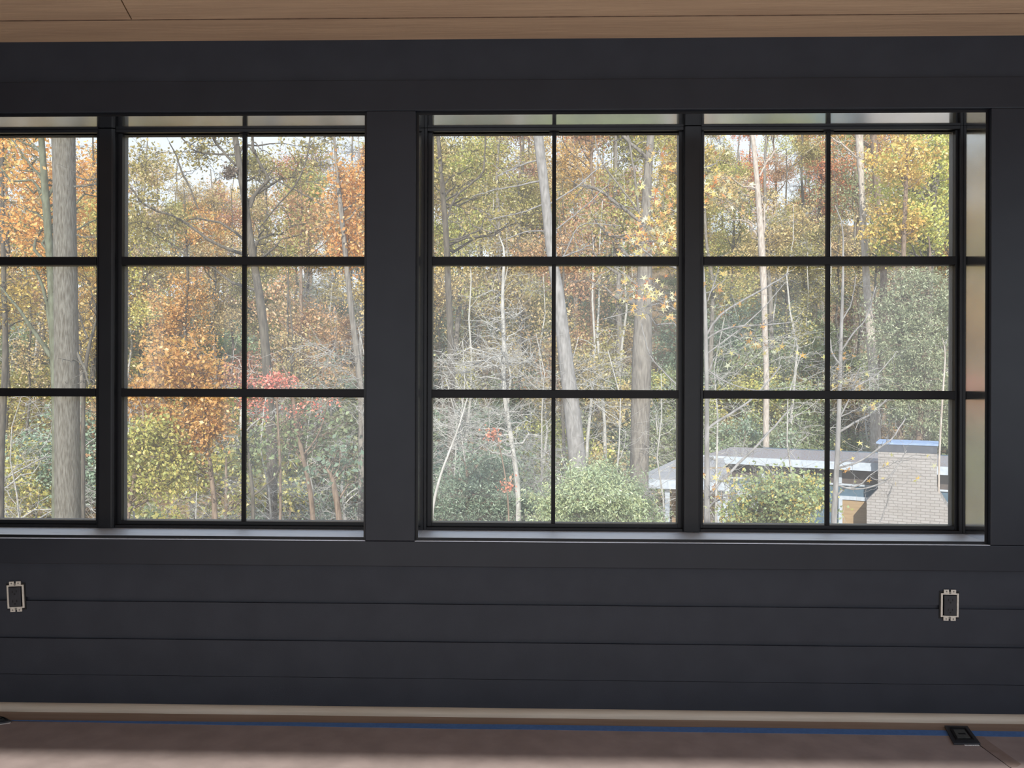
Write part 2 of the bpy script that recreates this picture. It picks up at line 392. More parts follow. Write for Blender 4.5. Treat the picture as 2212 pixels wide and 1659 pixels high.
# darker worn band beside the paper seam
wp = [atz(2106, 1585, 0), atz(2112, 1583, 0), atz(2140, 1606, 0), atz(2206, 1652, 0), atz(2196, 1659, 0), atz(2182, 1659, 0), atz(2118, 1612, 0)]
tag(MB().poly([(float(p[0]), float(p[1]), 0.0021) for p in wp][::-1], (0, 0, 0.0003)).build('paper_patch', MAT['patch']),
    'darker brown patch of paper beside the seam, right of the floor box', 'paper')

MB().poly([(jl(jy0 - .9) - .0016, jy0 - .9, 0.0021), (jl(jy0 - .9) + .0016, jy0 - .9, 0.0021), (jl(jy0) + .0016, jy0, 0.0021), (jl(jy0) - .0016, jy0, 0.0021)], (0, 0, 0.0002)).build('trim_9', MAT['dark_gap'])['kind'] = 'structure'
def floor_box(corners, label):
    P = [np.array(atz(x, y, 0.0)) for x, y in corners]      # back-left, back-right, front-right, front-left
    c = sum(P) / 4; root = empty('floor_box', (c[0], c[1], 0.0022))
    P = [np.array([p[0], p[1], 0.0022]) for p in P]
    MB().poly(P[::-1], (0, 0, 0.006)).build('cover_plate', MAT['black_plastic'], root, bevel=0.001)
    ins = [c0 + (np.array([c[0], c[1], 0.0022]) - c0) * 0.32 for c0 in P]
    ins = [p + np.array([0, 0, 0.006]) for p in ins]
    rim = MB()
    for i in range(4):
        a, b = ins[i], ins[(i + 1) % 4]; a2, b2 = a + (c - a) * np.array([.14, .14, 0]), b + (c - b) * np.array([.14, .14, 0])
        rim.poly([a, b, b2, a2][::-1], (0, 0, 0.003))
    rim.build('rim', MAT['void'], root)
    lid = [p + (np.array([c[0], c[1], p[2]]) - p) * 0.3 for p in ins]
    MB().poly(lid[::-1], (0, 0, 0.002)).build('lid', noisy('grey_floor_box_lid', srgb(70, 74, 74), srgb(92, 95, 92), nscale=30, rough=0.3), root)
    h = (lid[0] + lid[1] + lid[2] + lid[3]) / 4
    MB().box(h[0] - 0.010, h[0] + 0.012, h[1] - 0.006, h[1] + 0.002, h[2] + 0.002, h[2] + 0.003).build('latch', MAT['void'], root)
    r = random.Random(4)
    for i in range(9):
        t = 0.42 + 0.06 * i + r.uniform(-.01, .01); q = P[3] + (P[2] - P[3]) * t
        if t < .98: MB().box(q[0] - 0.002, q[0] + 0.002, q[1] - 0.005, q[1], 0.0022, 0.0035).build('plaster_fleck', MAT['white_scrap'], root)
    for t in (0.05, 0.36):
        q = P[0] + (P[1] - P[0]) * t; MB().box(q[0] - 0.003, q[0] + 0.004, q[1], q[1] + 0.004, 0.0022, 0.004).build('plaster_fleck', MAT['white_scrap'], root)
    tag(root, label, 'floor outlet')
floor_box([(2040, 1572), (2090, 1573), (2118, 1611), (2060, 1611)], 'black floor outlet box set across the blue tape, right under the outlet')
floor_box([(-30, 1552), (8, 1553), (26, 1562), (-16, 1568)], 'black floor outlet box cut by the left edge of the picture')

# ==================================================================== OUTSIDE
rng = np.random.RandomState(11)
def ground_z(x, y):
    x = np.asarray(x, float); y = np.asarray(y, float)
    base = -4.2 - 0.055 * np.clip(y, 0, 24)
    rise = np.clip(y - 25, 0, None)
    slope = 0.34 + 0.0022 * np.clip(x, -30, 40)
    z = base + slope * rise ** 1.0 * (1 - 0.0022 * np.clip(rise, 0, 90)) 
    return z + 0.5 * np.sin(x * 0.21 + y * 0.13) * np.clip(y / 30, 0, 1) + 0.3 * np.sin(x * 0.5 - y * 0.31) * np.clip(y / 30, 0, 1)
def gz(x, y): return float(ground_z(x, y))
gx = np.linspace(-75, 90, 111); gy = np.linspace(0.6, 112, 100)
GX, GY = np.meshgrid(gx, gy); GZ = ground_z(GX, GY) + rng.normal(0, 0.06, GX.shape)
gv = np.stack([GX.ravel(), GY.ravel(), GZ.ravel()], 1); nx = len(gx)
ii = (np.arange(len(gy) - 1)[:, None] * nx + np.arange(nx - 1)[None]).ravel()
gf = np.stack([ii, ii + 1, ii + nx + 1, ii + nx], 1)
def litter():
    m, t, out = nmat('leaf_litter'); N = t.nodes.new; L = t.links.new
    tc = N('ShaderNodeTexCoord'); v = N('ShaderNodeTexVoronoi'); v.inputs['Scale'].default_value = 6.0
    r = N('ShaderNodeValToRGB'); e = r.color_ramp.elements
    e[0].color = srgb(104, 92, 76); e[1].position = 1; e[1].color = srgb(150, 140, 118)
    for p, c in ((.3, (146, 122, 94)), (.5, (104, 100, 74)), (.7, (156, 128, 100))): k_ = e.new(p); k_.color = srgb(*c)
    b = N('ShaderNodeBsdfDiffuse'); L(tc.outputs['Object'], v.inputs[0]); L(v.outputs['Color'], r.inputs[0]); L(r.outputs[0], b.inputs[0]); L(b.outputs[0], out.inputs[0])
    return m
struct(link_mesh('hillside_ground', gv, gf, litter(), smooth=True))

# ------------------------------------------------------------------ tree making
def tubes(polys, sides):
    """polys: list of (pts Nx3, radii N). Returns one mesh of tapering tubes."""
    V = []; Fs = []; base = 0
    by = {}
    for p, r in polys: by.setdefault(len(p), []).append((p, r))
    ang = np.arange(sides) * 2 * math.pi / sides
    for n, lst in by.items():
        P = np.array([a for a, _ in lst]); R = np.array([b for _, b in lst]); m = len(lst)
        T = np.gradient(P, axis=1); T /= np.linalg.norm(T, axis=2, keepdims=True) + 1e-9
        ref = np.where(np.abs(T[:, :1, 2:3]) > 0.8, np.array([1.0, 0.13, 0]), np.array([0, 0.11, 1.0]))
        ref = np.broadcast_to(ref, T.shape)
        A = np.cross(T, ref); A /= np.linalg.norm(A, axis=2, keepdims=True) + 1e-9; Bv = np.cross(T, A)
        ring = (np.cos(ang)[None, None, :, None] * A[:, :, None] + np.sin(ang)[None, None, :, None] * Bv[:, :, None]) * R[:, :, None, None] + P[:, :, None]
        V.append(ring.reshape(-1, 3))
        idx = base + np.arange(m * n * sides).reshape(m, n, sides)
        a = idx[:, :-1]; b = idx[:, 1:]; an = np.roll(a, -1, axis=2); bn = np.roll(b, -1, axis=2)
        Fs.append(np.stack([a, an, bn, b], -1).reshape(-1, 4)); base += m * n * sides
    return np.concatenate(V), np.concatenate(Fs)
def leaves(c, size, r, droop=0.0, aspect=0.62):
    """rhombic, slightly folded leaves at the points c."""
    n = len(c); s = size * r.uniform(0.6, 1.3, n)[:, None]
    d = r.normal(size=(n, 3)); d[:, 2] -= droop; d /= np.linalg.norm(d, axis=1, keepdims=True)
    q = r.normal(size=(n, 3)); q -= (q * d).sum(1, keepdims=True) * d; q /= np.linalg.norm(q, axis=1, keepdims=True)
    nn = np.cross(d, q)
    v = np.stack([c, c + d * s * .5 + q * s * aspect * .5 + nn * s * .12, c + d * s, c + d * s * .5 - q * s * aspect * .5 + nn * s * .12], 1).reshape(-1, 3)
    return v, np.arange(4 * n).reshape(n, 4)
def star_leaves(c, size, r):
    n = len(c); s = size * r.uniform(0.7, 1.2, n)
    d = r.normal(size=(n, 3)); d /= np.linalg.norm(d, axis=1, keepdims=True)
    q = r.normal(size=(n, 3)); q -= (q * d).sum(1, keepdims=True) * d; q /= np.linalg.norm(q, axis=1, keepdims=True)
    nn = np.cross(d, q)
    a = np.linspace(-math.pi, math.pi, 11)[:-1] + math.pi / 10 * 0
    rad = np.where(np.arange(10) % 2 == 0, 0.16, 0.5) ; rad[0] = 0.1
    v = c[:, None] + s[:, None, None] * (np.cos(a)[None, :, None] * d[:, None] * rad[None, :, None] + np.sin(a)[None, :, None] * q[:, None] * rad[None, :, None] + nn[:, None] * (0.08 * (rad[None, :, None] > .3)))
    return v.reshape(-1, 3), np.arange(10 * n).reshape(n, 10)
def wobble(p0, p1, n, amp, r, sag=0.0):
    t = np.linspace(0, 1, n)[:, None]; L = np.linalg.norm(p1 - p0)
    w_ = np.cumsum(r.normal(0, 1, (n, 3)), axis=0) / math.sqrt(n); w_ -= w_[:1]; w_ -= t * w_[-1:]
    p = p0 + (p1 - p0) * t + w_ * amp * L; p[:, 2] += sag * L * np.sin(t[:, 0] * math.pi)
    return p
def grow(r, trunk, rad, crowns, mains=14, twigs=5, twig_len=0.6, lpt=6, leaf=0.1, clump=0.12, droop=0.2, twig_r=0.006, attach_low=0.25, curv=0.14, kind='leaf', rise=0.6):
    """trunk: polyline Nx3. crowns: list of (centre, radii, ends)."""
    trunk = np.asarray(trunk, float); rad = np.asarray(rad, float)
    ends = []
    for c, R, n in crowns:
        d = r.normal(size=(n, 3)); d /= np.linalg.norm(d, axis=1, keepdims=True)
        ends.append(np.asarray(c) + d * np.asarray(R) * (r.uniform(0.12, 1, n) ** 0.45)[:, None])
    ends = np.concatenate(ends); r.shuffle(ends)
    zt_ = trunk[:, 2]; order = np.argsort(zt_); P = []; nodes = []; nrad = []
    zlo = zt_.min() + attach_low * (zt_.max() - zt_.min())
    for i, e in enumerate(ends):
        if i < mains or not nodes:
            tx = [np.interp(e[2], zt_[order], trunk[order, k_]) for k_ in range(2)]
            hd = math.hypot(e[0] - tx[0], e[1] - tx[1])
            za = min(max(e[2] - rise * hd * r.uniform(.5, 1.3), zlo), zt_.max() - 0.05)
            a = np.array([np.interp(za, zt_[order], trunk[order, 0]), np.interp(za, zt_[order], trunk[order, 1]), za])
            ra = float(np.interp(za, zt_[order], rad[order])) * r.uniform(.35, .55)
        else:
            nd = np.array(nodes); dd = np.linalg.norm(nd - e, axis=1) + np.where(nd[:, 2] > e[2] + .1, 0.8, 0)
            j = int(np.argmin(dd)); a = nd[j]; ra = nrad[j] * .7
        L = np.linalg.norm(e - a); n = 6
        pl = wobble(a, e, n, curv, r, sag=r.uniform(-.02, .1)); ra = min(ra, 0.012 + 0.03 * L)
        rr_ = np.linspace(ra, max(twig_r * 1.2, ra * .22), n)
        P.append((pl, rr_))
        for q in (2, 3, 4, 5): nodes.append(pl[q]); nrad.append(rr_[q])
    tw = []; lp = []
    for pl, rr_ in P:
        for q in range(twigs):
            s = pl[r.randint(2, 6)]; d = r.normal(size=3); d[2] = d[2] * .6 + .15 - droop * .5; d /= np.linalg.norm(d)
            e = s + d * twig_len * r.uniform(.4, 1.1); t_ = wobble(s, e, 4, .15, r); tw.append((t_, np.linspace(twig_r, twig_r * .35, 4)))
            if lpt:
                k_ = r.poisson(lpt)
                if k_:
                    u = r.uniform(0.1, 1, (k_, 1)) * 3; i0 = np.minimum(u.astype(int), 2); f_ = u - i0
                    b = t_[i0[:, 0]] * (1 - f_) + t_[i0[:, 0] + 1] * f_
                    lp.append(b + r.normal(0, clump, (k_, 3)))
    v1, f1 = tubes([(trunk, rad)], 10); v2, f2 = tubes(P, 5)
    out = [v1, v2]; fs = [f1, f2 + len(v1)]; nb = len(v1) + len(v2)
    if tw: v3, f3 = tubes(tw, 3); out.append(v3); fs.append(f3 + nb)
    wood = (np.concatenate(out), np.concatenate(fs))
    fol = None
    if lp:
        c = np.concatenate(lp)
        fol = star_leaves(c, leaf, r) if kind == 'star' else leaves(c, leaf, r, droop, 0.3 if kind == 'needle' else 0.62)
    return wood, fol
def put_tree(name, base, wood, fol, bark, lm, label, cat='tree', group=None):
    base = np.asarray(base, float); root = empty(name, base)
    link_mesh('trunk', wood[0] - base, wood[1], bark, root, smooth=True)
    if fol is not None: link_mesh('foliage', fol[0] - base, fol[1], lm, root)
    tag(root, label, cat, group); return root
def copy_tree(src, loc, rz, s, label=None):
    o = src.copy(); COL.objects.link(o); o.location = loc; o.rotation_euler = (0, 0, rz); o.scale = (s, s, s)
    for ch in src.children:
        c = ch.copy(); COL.objects.link(c); c.parent = o
    if label: o['label'] = label
    return o
def bark(name, a, b, sc_=(9, 9, 1.5), n=3.0, lo=.35, hi=.65):
    return noisy(name, srgb(*a), srgb(*b), scale=sc_, nscale=n, rough=0.85, spec=0.2, bump=0.5, bscale=7, lo=lo, hi=hi)
BK = {
 'grey': bark('grey_bark', (104, 98, 92), (142, 136, 128)),
 'dark': bark('dark_bark', (74, 68, 62), (108, 102, 92)),
 'brown': bark('brown_bark', (104, 88, 76), (146, 128, 112)),
 'lichen': bark('lichen_bark', (86, 80, 70), (124, 120, 112), (16, 16, 2.5), 3.5),
 'moss': bark('mossy_bark', (84, 84, 66), (116, 120, 102), (6, 6, 2), 3),
 'pale': bark('pale_bark', (122, 119, 117), (156, 153, 152), (8, 8, 2), 3),
 'white': bark('sunlit_white_bark', (160, 148, 138), (198, 188, 180), (8, 8, 1.6), 3),
 'twig': bark('silvery_twig_bark', (154, 151, 146), (194, 191, 186), (8, 8, 2), 3),
}
LF = {
 'olive': leaf_mat('olive_leaves', [(120, 116, 62), (158, 150, 84), (138, 128, 70), (176, 160, 100)]),
 'maple': leaf_mat('maple_orange_leaves', [(206, 140, 76), (218, 162, 88), (198, 130, 72), (216, 176, 96)], var=.03),
 'gold': leaf_mat('gold_leaves', [(196, 160, 84), (214, 180, 96), (178, 144, 78), (168, 150, 84)]),
 'orange': leaf_mat('orange_leaves', [(204, 128, 70), (216, 146, 84), (186, 118, 70), (206, 158, 92)]),
 'rust': leaf_mat('rust_leaves', [(172, 116, 88), (190, 136, 104), (156, 112, 84), (182, 146, 108)]),
 'tan': leaf_mat('tan_leaves', [(178, 152, 108), (196, 172, 126), (160, 138, 100), (186, 156, 96)]),
 'lime': leaf_mat('yellow_green_leaves', [(168, 172, 92), (196, 188, 96), (140, 156, 88), (206, 184, 96)]),
 'green': leaf_mat('dull_green_leaves', [(96, 118, 84), (128, 144, 104), (112, 128, 96), (140, 146, 100)]),
 'blue': leaf_mat('blue_green_leaves', [(104, 132, 116), (136, 160, 144), (90, 116, 100), (150, 168, 150)]),
 'hemlock': leaf_mat('grey_green_needles', [(134, 150, 124), (162, 174, 146), (120, 136, 112), (174, 182, 150)], var=.05),
 'spruce': leaf_mat('pale_green_needles', [(150, 166, 122), (176, 188, 146), (136, 160, 128), (166, 184, 160)], var=.05),
 'red': leaf_mat('red_leaves', [(214, 112, 102), (226, 134, 118), (200, 104, 94), (222, 150, 122)], var=.04),
 'star': leaf_mat('mixed_autumn_star_leaves', [(206, 120, 60), (222, 178, 84), (186, 190, 168), (168, 162, 84), (206, 180, 110), (170, 96, 60)], var=.04),
 'bud': leaf_mat('laurel_leaves', [(110, 132, 92), (146, 160, 112), (126, 144, 100), (152, 164, 116), (220, 182, 84)], var=.04),
}

# ------------------------------------------------------------------ forest prototypes and their copies
def proto(seed, H, species, barkk, label, group, name='woodland_tree', leafs=0.125, lpt=14, r0=0.16, ends=90, cb=0.3, wd=2.6, lean=0.5, twigs=6, tl=0.9, kind='leaf', droop=.2):
    r = np.random.RandomState(seed); n = 9
    tr = np.zeros((n, 3)); tr[:, 2] = np.linspace(-0.5, H, n)
    tr[:, :2] = np.cumsum(r.normal(0, lean * .22, (n, 2)), 0); tr[:, :2] -= tr[0, :2]
    rad = np.linspace(r0, r0 * .18, n)
    cr = []
    for q in range(5):
        h = H * r.uniform(cb + .1, .97); fr = (h / H - cb) / (1 - cb)
        c = np.array([np.interp(h, tr[:, 2], tr[:, 0]), np.interp(h, tr[:, 2], tr[:, 1]), h]) + r.normal(0, wd * .32, 3) * (1, 1, .3)
        cr.append((c, np.array([1, 1, .75]) * wd * r.uniform(.5, .85) * (1.15 - .5 * fr), ends // 5))
    wood, fol = grow(r, tr, rad, cr, mains=22, twigs=twigs, twig_len=tl, lpt=lpt, leaf=leafs, clump=.16, twig_r=.009 if name != 'bare_sapling' else .0045, kind=kind, droop=droop)
    return dict(wood=wood, fol=fol, sp=species, bark=barkk, label=label, group=group, name=name, first=True, src=None)
def place(p, x, y, rz, s):
    loc = (x, y, gz(x, y) - .1)
    if p['src'] is None:
        o = put_tree(p['name'], (0, 0, 0), p['wood'], p['fol'], BK[p['bark']], LF[p['sp']] if p['sp'] else None, p['label'], 'tree', p['group'])
        o.location = loc; o.rotation_euler = (0, 0, rz); o.scale = (s, s, s); p['src'] = o
    else: copy_tree(p['src'], loc, rz, s)
def sky_limit(px):                        # how high (small pixel row) a crown may reach: leaves the gaps of sky
    return float(np.interp(px, [-200, 60, 200, 262, 300, 350, 430, 500, 540, 640, 690, 740, 800, 1000, 2300], [230, 300, 280, 270, 290, 360, 395, 360, 300, 310, 280, 240, 180, 100, 80]))
FAR = [proto(100 + i, 15 + i % 3, sp, bk, lab, grp) for i, (sp, bk, lab, grp) in enumerate([
  ('olive', 'dark', 'dark-trunked tree with sparse olive leaves on the far hillside', 'olive-leaved trees on the far hillside'),
  ('gold', 'grey', 'grey-trunked tree with gold leaves on the far hillside', 'gold-leaved trees on the far hillside'),
  ('tan', 'grey', 'grey-trunked tree with dry tan leaves on the far hillside', 'tan-leaved trees on the far hillside'),
  ('rust', 'brown', 'brown-trunked tree with rust-brown leaves on the far hillside', 'rust-leaved trees on the far hillside'),
  ('orange', 'dark', 'dark-trunked tree with orange leaves on the far hillside', 'orange-leaved trees on the far hillside'),
  ('lime', 'grey', 'grey-trunked tree with yellow-green leaves on the far hillside', 'yellow-green trees on the far hillside'),
])]
FAR.append(proto(120, 14, 'green', 'brown', 'dull green bushy evergreen among bare trunks on the hillside', 'green evergreens on the far hillside', leafs=.12, cb=.08, lpt=14))
BARE = proto(130, 15, None, 'pale', 'bare pale-grey tree with fine leafless twigs on the hillside', 'bare pale trees on the hillside', lpt=0, ends=80, r0=.13, twigs=9, tl=1.1, cb=.2)
rw = np.random.RandomState(5)
def choose(px):
    if px < 260: w_ = [1, 3, 2, 1, 4, 1, 1, .6]
    elif px < 820: w_ = [3, 2, 3, 2, 2, 1, 1, 2]
    elif px < 1180: w_ = [4, 2, 3, 2, 1.2, 1.5, .7, 2]
    elif px < 1500: w_ = [2.5, 2, 3, 3, 1.5, 1, 1, 2]
    else: w_ = [2.5, 2, 2, 1.4, 1.4, 2.5, 2.5, 1]
    w_ = np.array(w_) / sum(w_); return rw.choice(8, p=w_)
cnt = 0
for Y, step in ((80, 3.6), (68, 3.3), (57, 3.1), (47, 3.0), (38, 3.2), (31, 3.8)):
    half = (Y + DIST) * 0.67
    for x in np.arange(-half - 2, half + 2, step):
        xx = x + rw.uniform(-1.2, 1.2); yy = Y + rw.uniform(-4, 4)
        px, _ = proj((xx, yy, 0)); 
        if Y <= 38 and 1350 < px < 2150 and yy < 34: continue      # room for the neighbour's house
        s = rw.uniform(.85, 1.3); z0 = gz(xx, yy)
        lim = sky_limit(px); k_ = choose(px)
        _, ptop = proj((xx, yy, z0 + 15.5 * s))
        while ptop < lim and s > .45:
            s *= .93; _, ptop = proj((xx, yy, z0 + 15.5 * s))
        p = BARE if k_ == 7 else FAR[k_]
        place(p, xx, yy, rw.uniform(0, 6.28), s); cnt += 1
print('forest trees', cnt)

# understory shrubs
def shrub_proto(seed, sp, label, group, leafs=.08, W=1.6, H=2.2, ends=80, lpt=17, bk='brown', kind='leaf', name='shrub', droop=.2):
    r = np.random.RandomState(seed); tr = np.array([[0, 0, -.4], [.05, 0, H * .3], [0, .08, H * .6], [.05, 0, H * .9]])
    cr = [(np.array([0, 0, H * .55]), np.array([W, W, H * .5]), ends)]
    wood, fol = grow(r, tr, np.array([.05, .04, .03, .015]), cr, mains=24, twigs=5, twig_len=.4, lpt=lpt, leaf=leafs, clump=.09, twig_r=.005, attach_low=.02, kind=kind, droop=droop)
    return dict(wood=wood, fol=fol, sp=sp, bark=bk, label=label, group=group, name=name, src=None)
SH = [shrub_proto(200, 'blue', 'blue-green broadleaf shrub massed at the foot of the woods', 'blue-green shrubs at the foot of the woods'),
      shrub_proto(201, 'green', 'dull green shrub massed at the foot of the woods', 'dull green shrubs at the foot of the woods'),
      shrub_proto(202, 'lime', 'yellow-green shrub low among the trees', 'yellow-green shrubs among the trees'),
      shrub_proto(203, 'rust', 'rust-brown shrub low among the trees', 'rust-brown shrubs among the trees'),
      shrub_proto(204, 'tan', 'dry tan thicket low among the trees', 'tan thickets among the trees', ends=90, lpt=8),
      shrub_proto(205, None, 'bare pale twiggy thicket among the shrubs', 'bare twiggy thickets among the shrubs', ends=110, lpt=0, H=3.2, bk='twig')]
for Y in (30.5, 34.0, 38.5):
    for px in np.arange(1330, 2200, 46):
        yy = Y + rw.uniform(-1, 1); xx = float(at(px + rw.uniform(-18, 18), 700, yy)[0])
        place(SH[rw.choice([1, 1, 0, 2, 5, 4])], xx, yy, rw.uniform(0, 6.28), rw.uniform(1.1, 1.7))
WHIP = proto(240, 7.5, None, 'twig', 'slender pale leafless sapling standing in front of the woods', 'slender pale leafless saplings', name='bare_sapling', lpt=0, r0=.045, ends=60, wd=1.5, cb=.15, twigs=8, tl=.8, lean=.5)
for px, Y in ((300, 15), (430, 17), (600, 14), (690, 16), (760, 13), (960, 12), (1010, 14), (1130, 13), (1160, 16), (1260, 14), (1310, 12), (1360, 15), (1440, 13), (1560, 12.5), (1740, 13), (60, 15)):
    xx = float(at(px, 700, Y)[0]); place(WHIP, xx, Y, rw.uniform(0, 6.28), rw.uniform(.65, 1.0))
SLIM = [proto(210 + i, 13, sp, bk, lab, grp, r0=.09, ends=35, wd=1.2, cb=.35, lpt=6, tl=.7, lean=.7) for i, (sp, bk, lab, grp) in enumerate([
  ('tan', 'dark', 'slim dark trunk with a narrow tan crown in the woods', 'slim dark trunks in the woods'), ('olive', 'twig', 'slim pale trunk with a narrow olive crown in the woods', 'slim pale trunks in the woods')])]
for i in range(64):
    yy = rw.uniform(24, 46); px = rw.uniform(-40, 2240); xx = float(at(px, 700, yy)[0])
    if yy < 31 and 1340 < px < 2130: continue
    s = rw.uniform(.7, 1.1); _, ptop = proj((xx, yy, gz(xx, yy) + 13.2 * s))
    while ptop < sky_limit(px) and s > .4: s *= .93; _, ptop = proj((xx, yy, gz(xx, yy) + 13.2 * s))
    place(SLIM[rw.randint(2)], xx, yy, rw.uniform(0, 6.28), s)
for Y, step in ((66, 4.5), (54, 4.0), (44, 3.2), (36, 2.6), (29, 2.4), (23, 2.2)):
    half = (Y + DIST) * .66
    for x in np.arange(-half, half, step):
        xx = x + rw.uniform(-.8, .8); yy = Y + rw.uniform(-2, 2); px, _ = proj((xx, yy, 0))
        if Y < 33 and 1340 < px < 2120: continue
        w_ = [3, 2, 2, 1, 1, 2] if px < 260 else ([2, 2, 4, 1.5, 1, 2] if px < 540 else ([3, 3, 1, .8, 1.5, 2] if px < 1400 else [2.5, 4, 1.5, .6, .7, 2]))
        w_ = np.array(w_) / sum(w_)
        place(SH[rw.choice(6, p=w_)], xx, yy, rw.uniform(0, 6.28), rw.uniform(.9, 1.8) * (1.25 if Y > 33 else 1.35))

# ------------------------------------------------------------------ individually placed trees
def path(pts, Y, up=0.0, down=True, dy=0.0):
    """pixel polyline (x, y, width) from top to bottom -> world polyline from the ground up."""
    P = []; R = []; n = len(pts)
    for i, (x, y, w_) in enumerate(pts):
        yy = Y + dy * (1 - i / max(1, n - 1)); P.append(at(x, y, yy)); R.append(.5 * w_ / ppm(yy))
    P = P[::-1]; R = R[::-1]
    if down:
        g = np.array([P[0][0], P[0][1], gz(P[0][0], P[0][1]) - .2])
        if g[2] < P[0][2] - .1:
            q = P[0] + (g - P[0]) * .5; P = [g, q] + P; R = [R[0] * 1.35, R[0] * 1.12] + R
    if up:
        d = P[-1] - P[-2]; d /= np.linalg.norm(d)
        for k_ in (1, 2, 3): P.append(P[-1] + d * up / 3 + np.array([.06 * k_ * (-1) ** k_, 0, 0])); R.append(R[-1] * .75)
    P = np.array(P); R = np.array(R)
    # smooth resample
    t = np.concatenate([[0], np.cumsum(np.linalg.norm(np.diff(P, axis=0), axis=1))]); m = max(12, 3 * len(P)); u = np.linspace(0, t[-1], m)
    Q = np.stack([np.interp(u, t, P[:, k_]) for k_ in range(3)], 1); RR = np.interp(u, t, R)
    for _ in range(2): Q[1:-1] = .25 * Q[:-2] + .5 * Q[1:-1] + .25 * Q[2:]
    return Q, RR
def ell(px, py, wx, wy, Y, n, depth=None):   # crown ellipsoid given by its pixel centre and half sizes
    k_ = ppm(Y); return (at(px, py, Y), np.array([wx / k_, (depth if depth else wx) / k_, wy / k_]), n)
def hero(name, label, pts, Y, bk, crowns, sp=None, branches=(), up=3.0, seed=1, dy=0, cat='tree', **kw):
    r = np.random.RandomState(seed); Q, R = path(pts, Y, up, dy=dy)
    base = Q[0].copy()
    wood, fol = grow(r, Q, R, crowns, **kw) if crowns else (tubes([(Q, R)], 14), None)
    if fol is None and not crowns: wood = tubes([(Q, R)], 14)
    o = put_tree(name, base, wood, fol, BK[bk], LF[sp] if sp else None, label, cat)
    for b in branches:
        bb, bY = b if isinstance(b, tuple) and isinstance(b[1], (int, float)) else (b, Y)
        q, rr_ = path(bb[::-1], bY, 0, down=False); rr_ = rr_ * .85
        q = q + np.cumsum(r.normal(0, .006, q.shape), 0) * (bY / 9)
        tw = [(q, rr_)]
        for _ in range(10):
            s = q[r.randint(len(q) // 3, len(q))]; d = r.normal(size=3); d[2] += .3; d /= np.linalg.norm(d)
            tw.append((wobble(s, s + d * r.uniform(.15, .5) * bY / 9, len(q), .12, r), np.linspace(rr_[-1] * .5, rr_[-1] * .2, len(q))))
        v, f = tubes(tw, 6); link_mesh('branch', v - base, f, BK[bk], o, smooth=True)
    return o
# --- left window
hero('oak_tree', 'broad straight lichen-speckled trunk at the left of the left window',
     [(137, 270, 48), (139, 400, 45), (141, 560, 47), (143, 700, 48), (145, 850, 50), (146, 1000, 51), (147, 1130, 52)], 9.0, 'lichen', [], up=4,
     branches=[([(163, 380, 5), (185, 385, 4), (211, 382, 3)]), ([(160, 405, 5), (190, 402, 4), (215, 398, 3)]), ([(165, 508, 4), (190, 512, 3), (214, 516, 2)]), ([(165, 760, 8), (178, 790, 7), (190, 830, 5)])])
hero('forked_tree', 'thin mossy trunk with forks just left of the broad trunk',
     [(88, 270, 12), (92, 340, 13), (98, 420, 15), (104, 500, 16), (110, 580, 16), (114, 680, 17), (118, 780, 18), (124, 900, 20)], 11.5, 'moss',
     [ell(60, 330, 110, 90, 12.5, 26), ell(180, 420, 60, 120, 12.5, 20), ell(60, 480, 100, 60, 12.5, 20)], 'maple', up=2.5, seed=2, lpt=11, leaf=.085, mains=20, twigs=5, twig_len=.5,
     branches=[([(112, 770, 13), (85, 730, 11), (55, 690, 8), (20, 640, 5), (-20, 600, 3)]), ([(116, 740, 11), (108, 680, 9), (98, 620, 8), (75, 580, 5)]), ([(98, 400, 6), (60, 350, 5), (25, 300, 3), (-10, 270, 2)]), ([(92, 330, 5), (60, 300, 4), (30, 262, 3)])])
hero('slim_tree', 'slim dark trunk at the very left edge of the left window',
     [(4, 270, 8), (5, 500, 9), (10, 640, 10), (12, 800, 12), (5, 900, 14), (0, 1000, 16)], 14, 'dark', [ell(20, 640, 70, 80, 14.5, 18), ell(-10, 330, 60, 60, 14.5, 8)], 'gold', up=2, seed=3, lpt=14, leaf=.09)
hero('sapling', 'dark Y-forked sapling between the broad trunk and the mullion',
     [(208, 700, 5), (196, 725, 6), (188, 760, 7), (184, 800, 8), (180, 850, 8)], 13, 'dark', [ell(190, 560, 50, 110, 14, 18)], 'gold', up=.3, seed=4, lpt=13, leaf=.085,
     branches=[([(190, 730, 6), (180, 705, 5), (168, 670, 4)])])
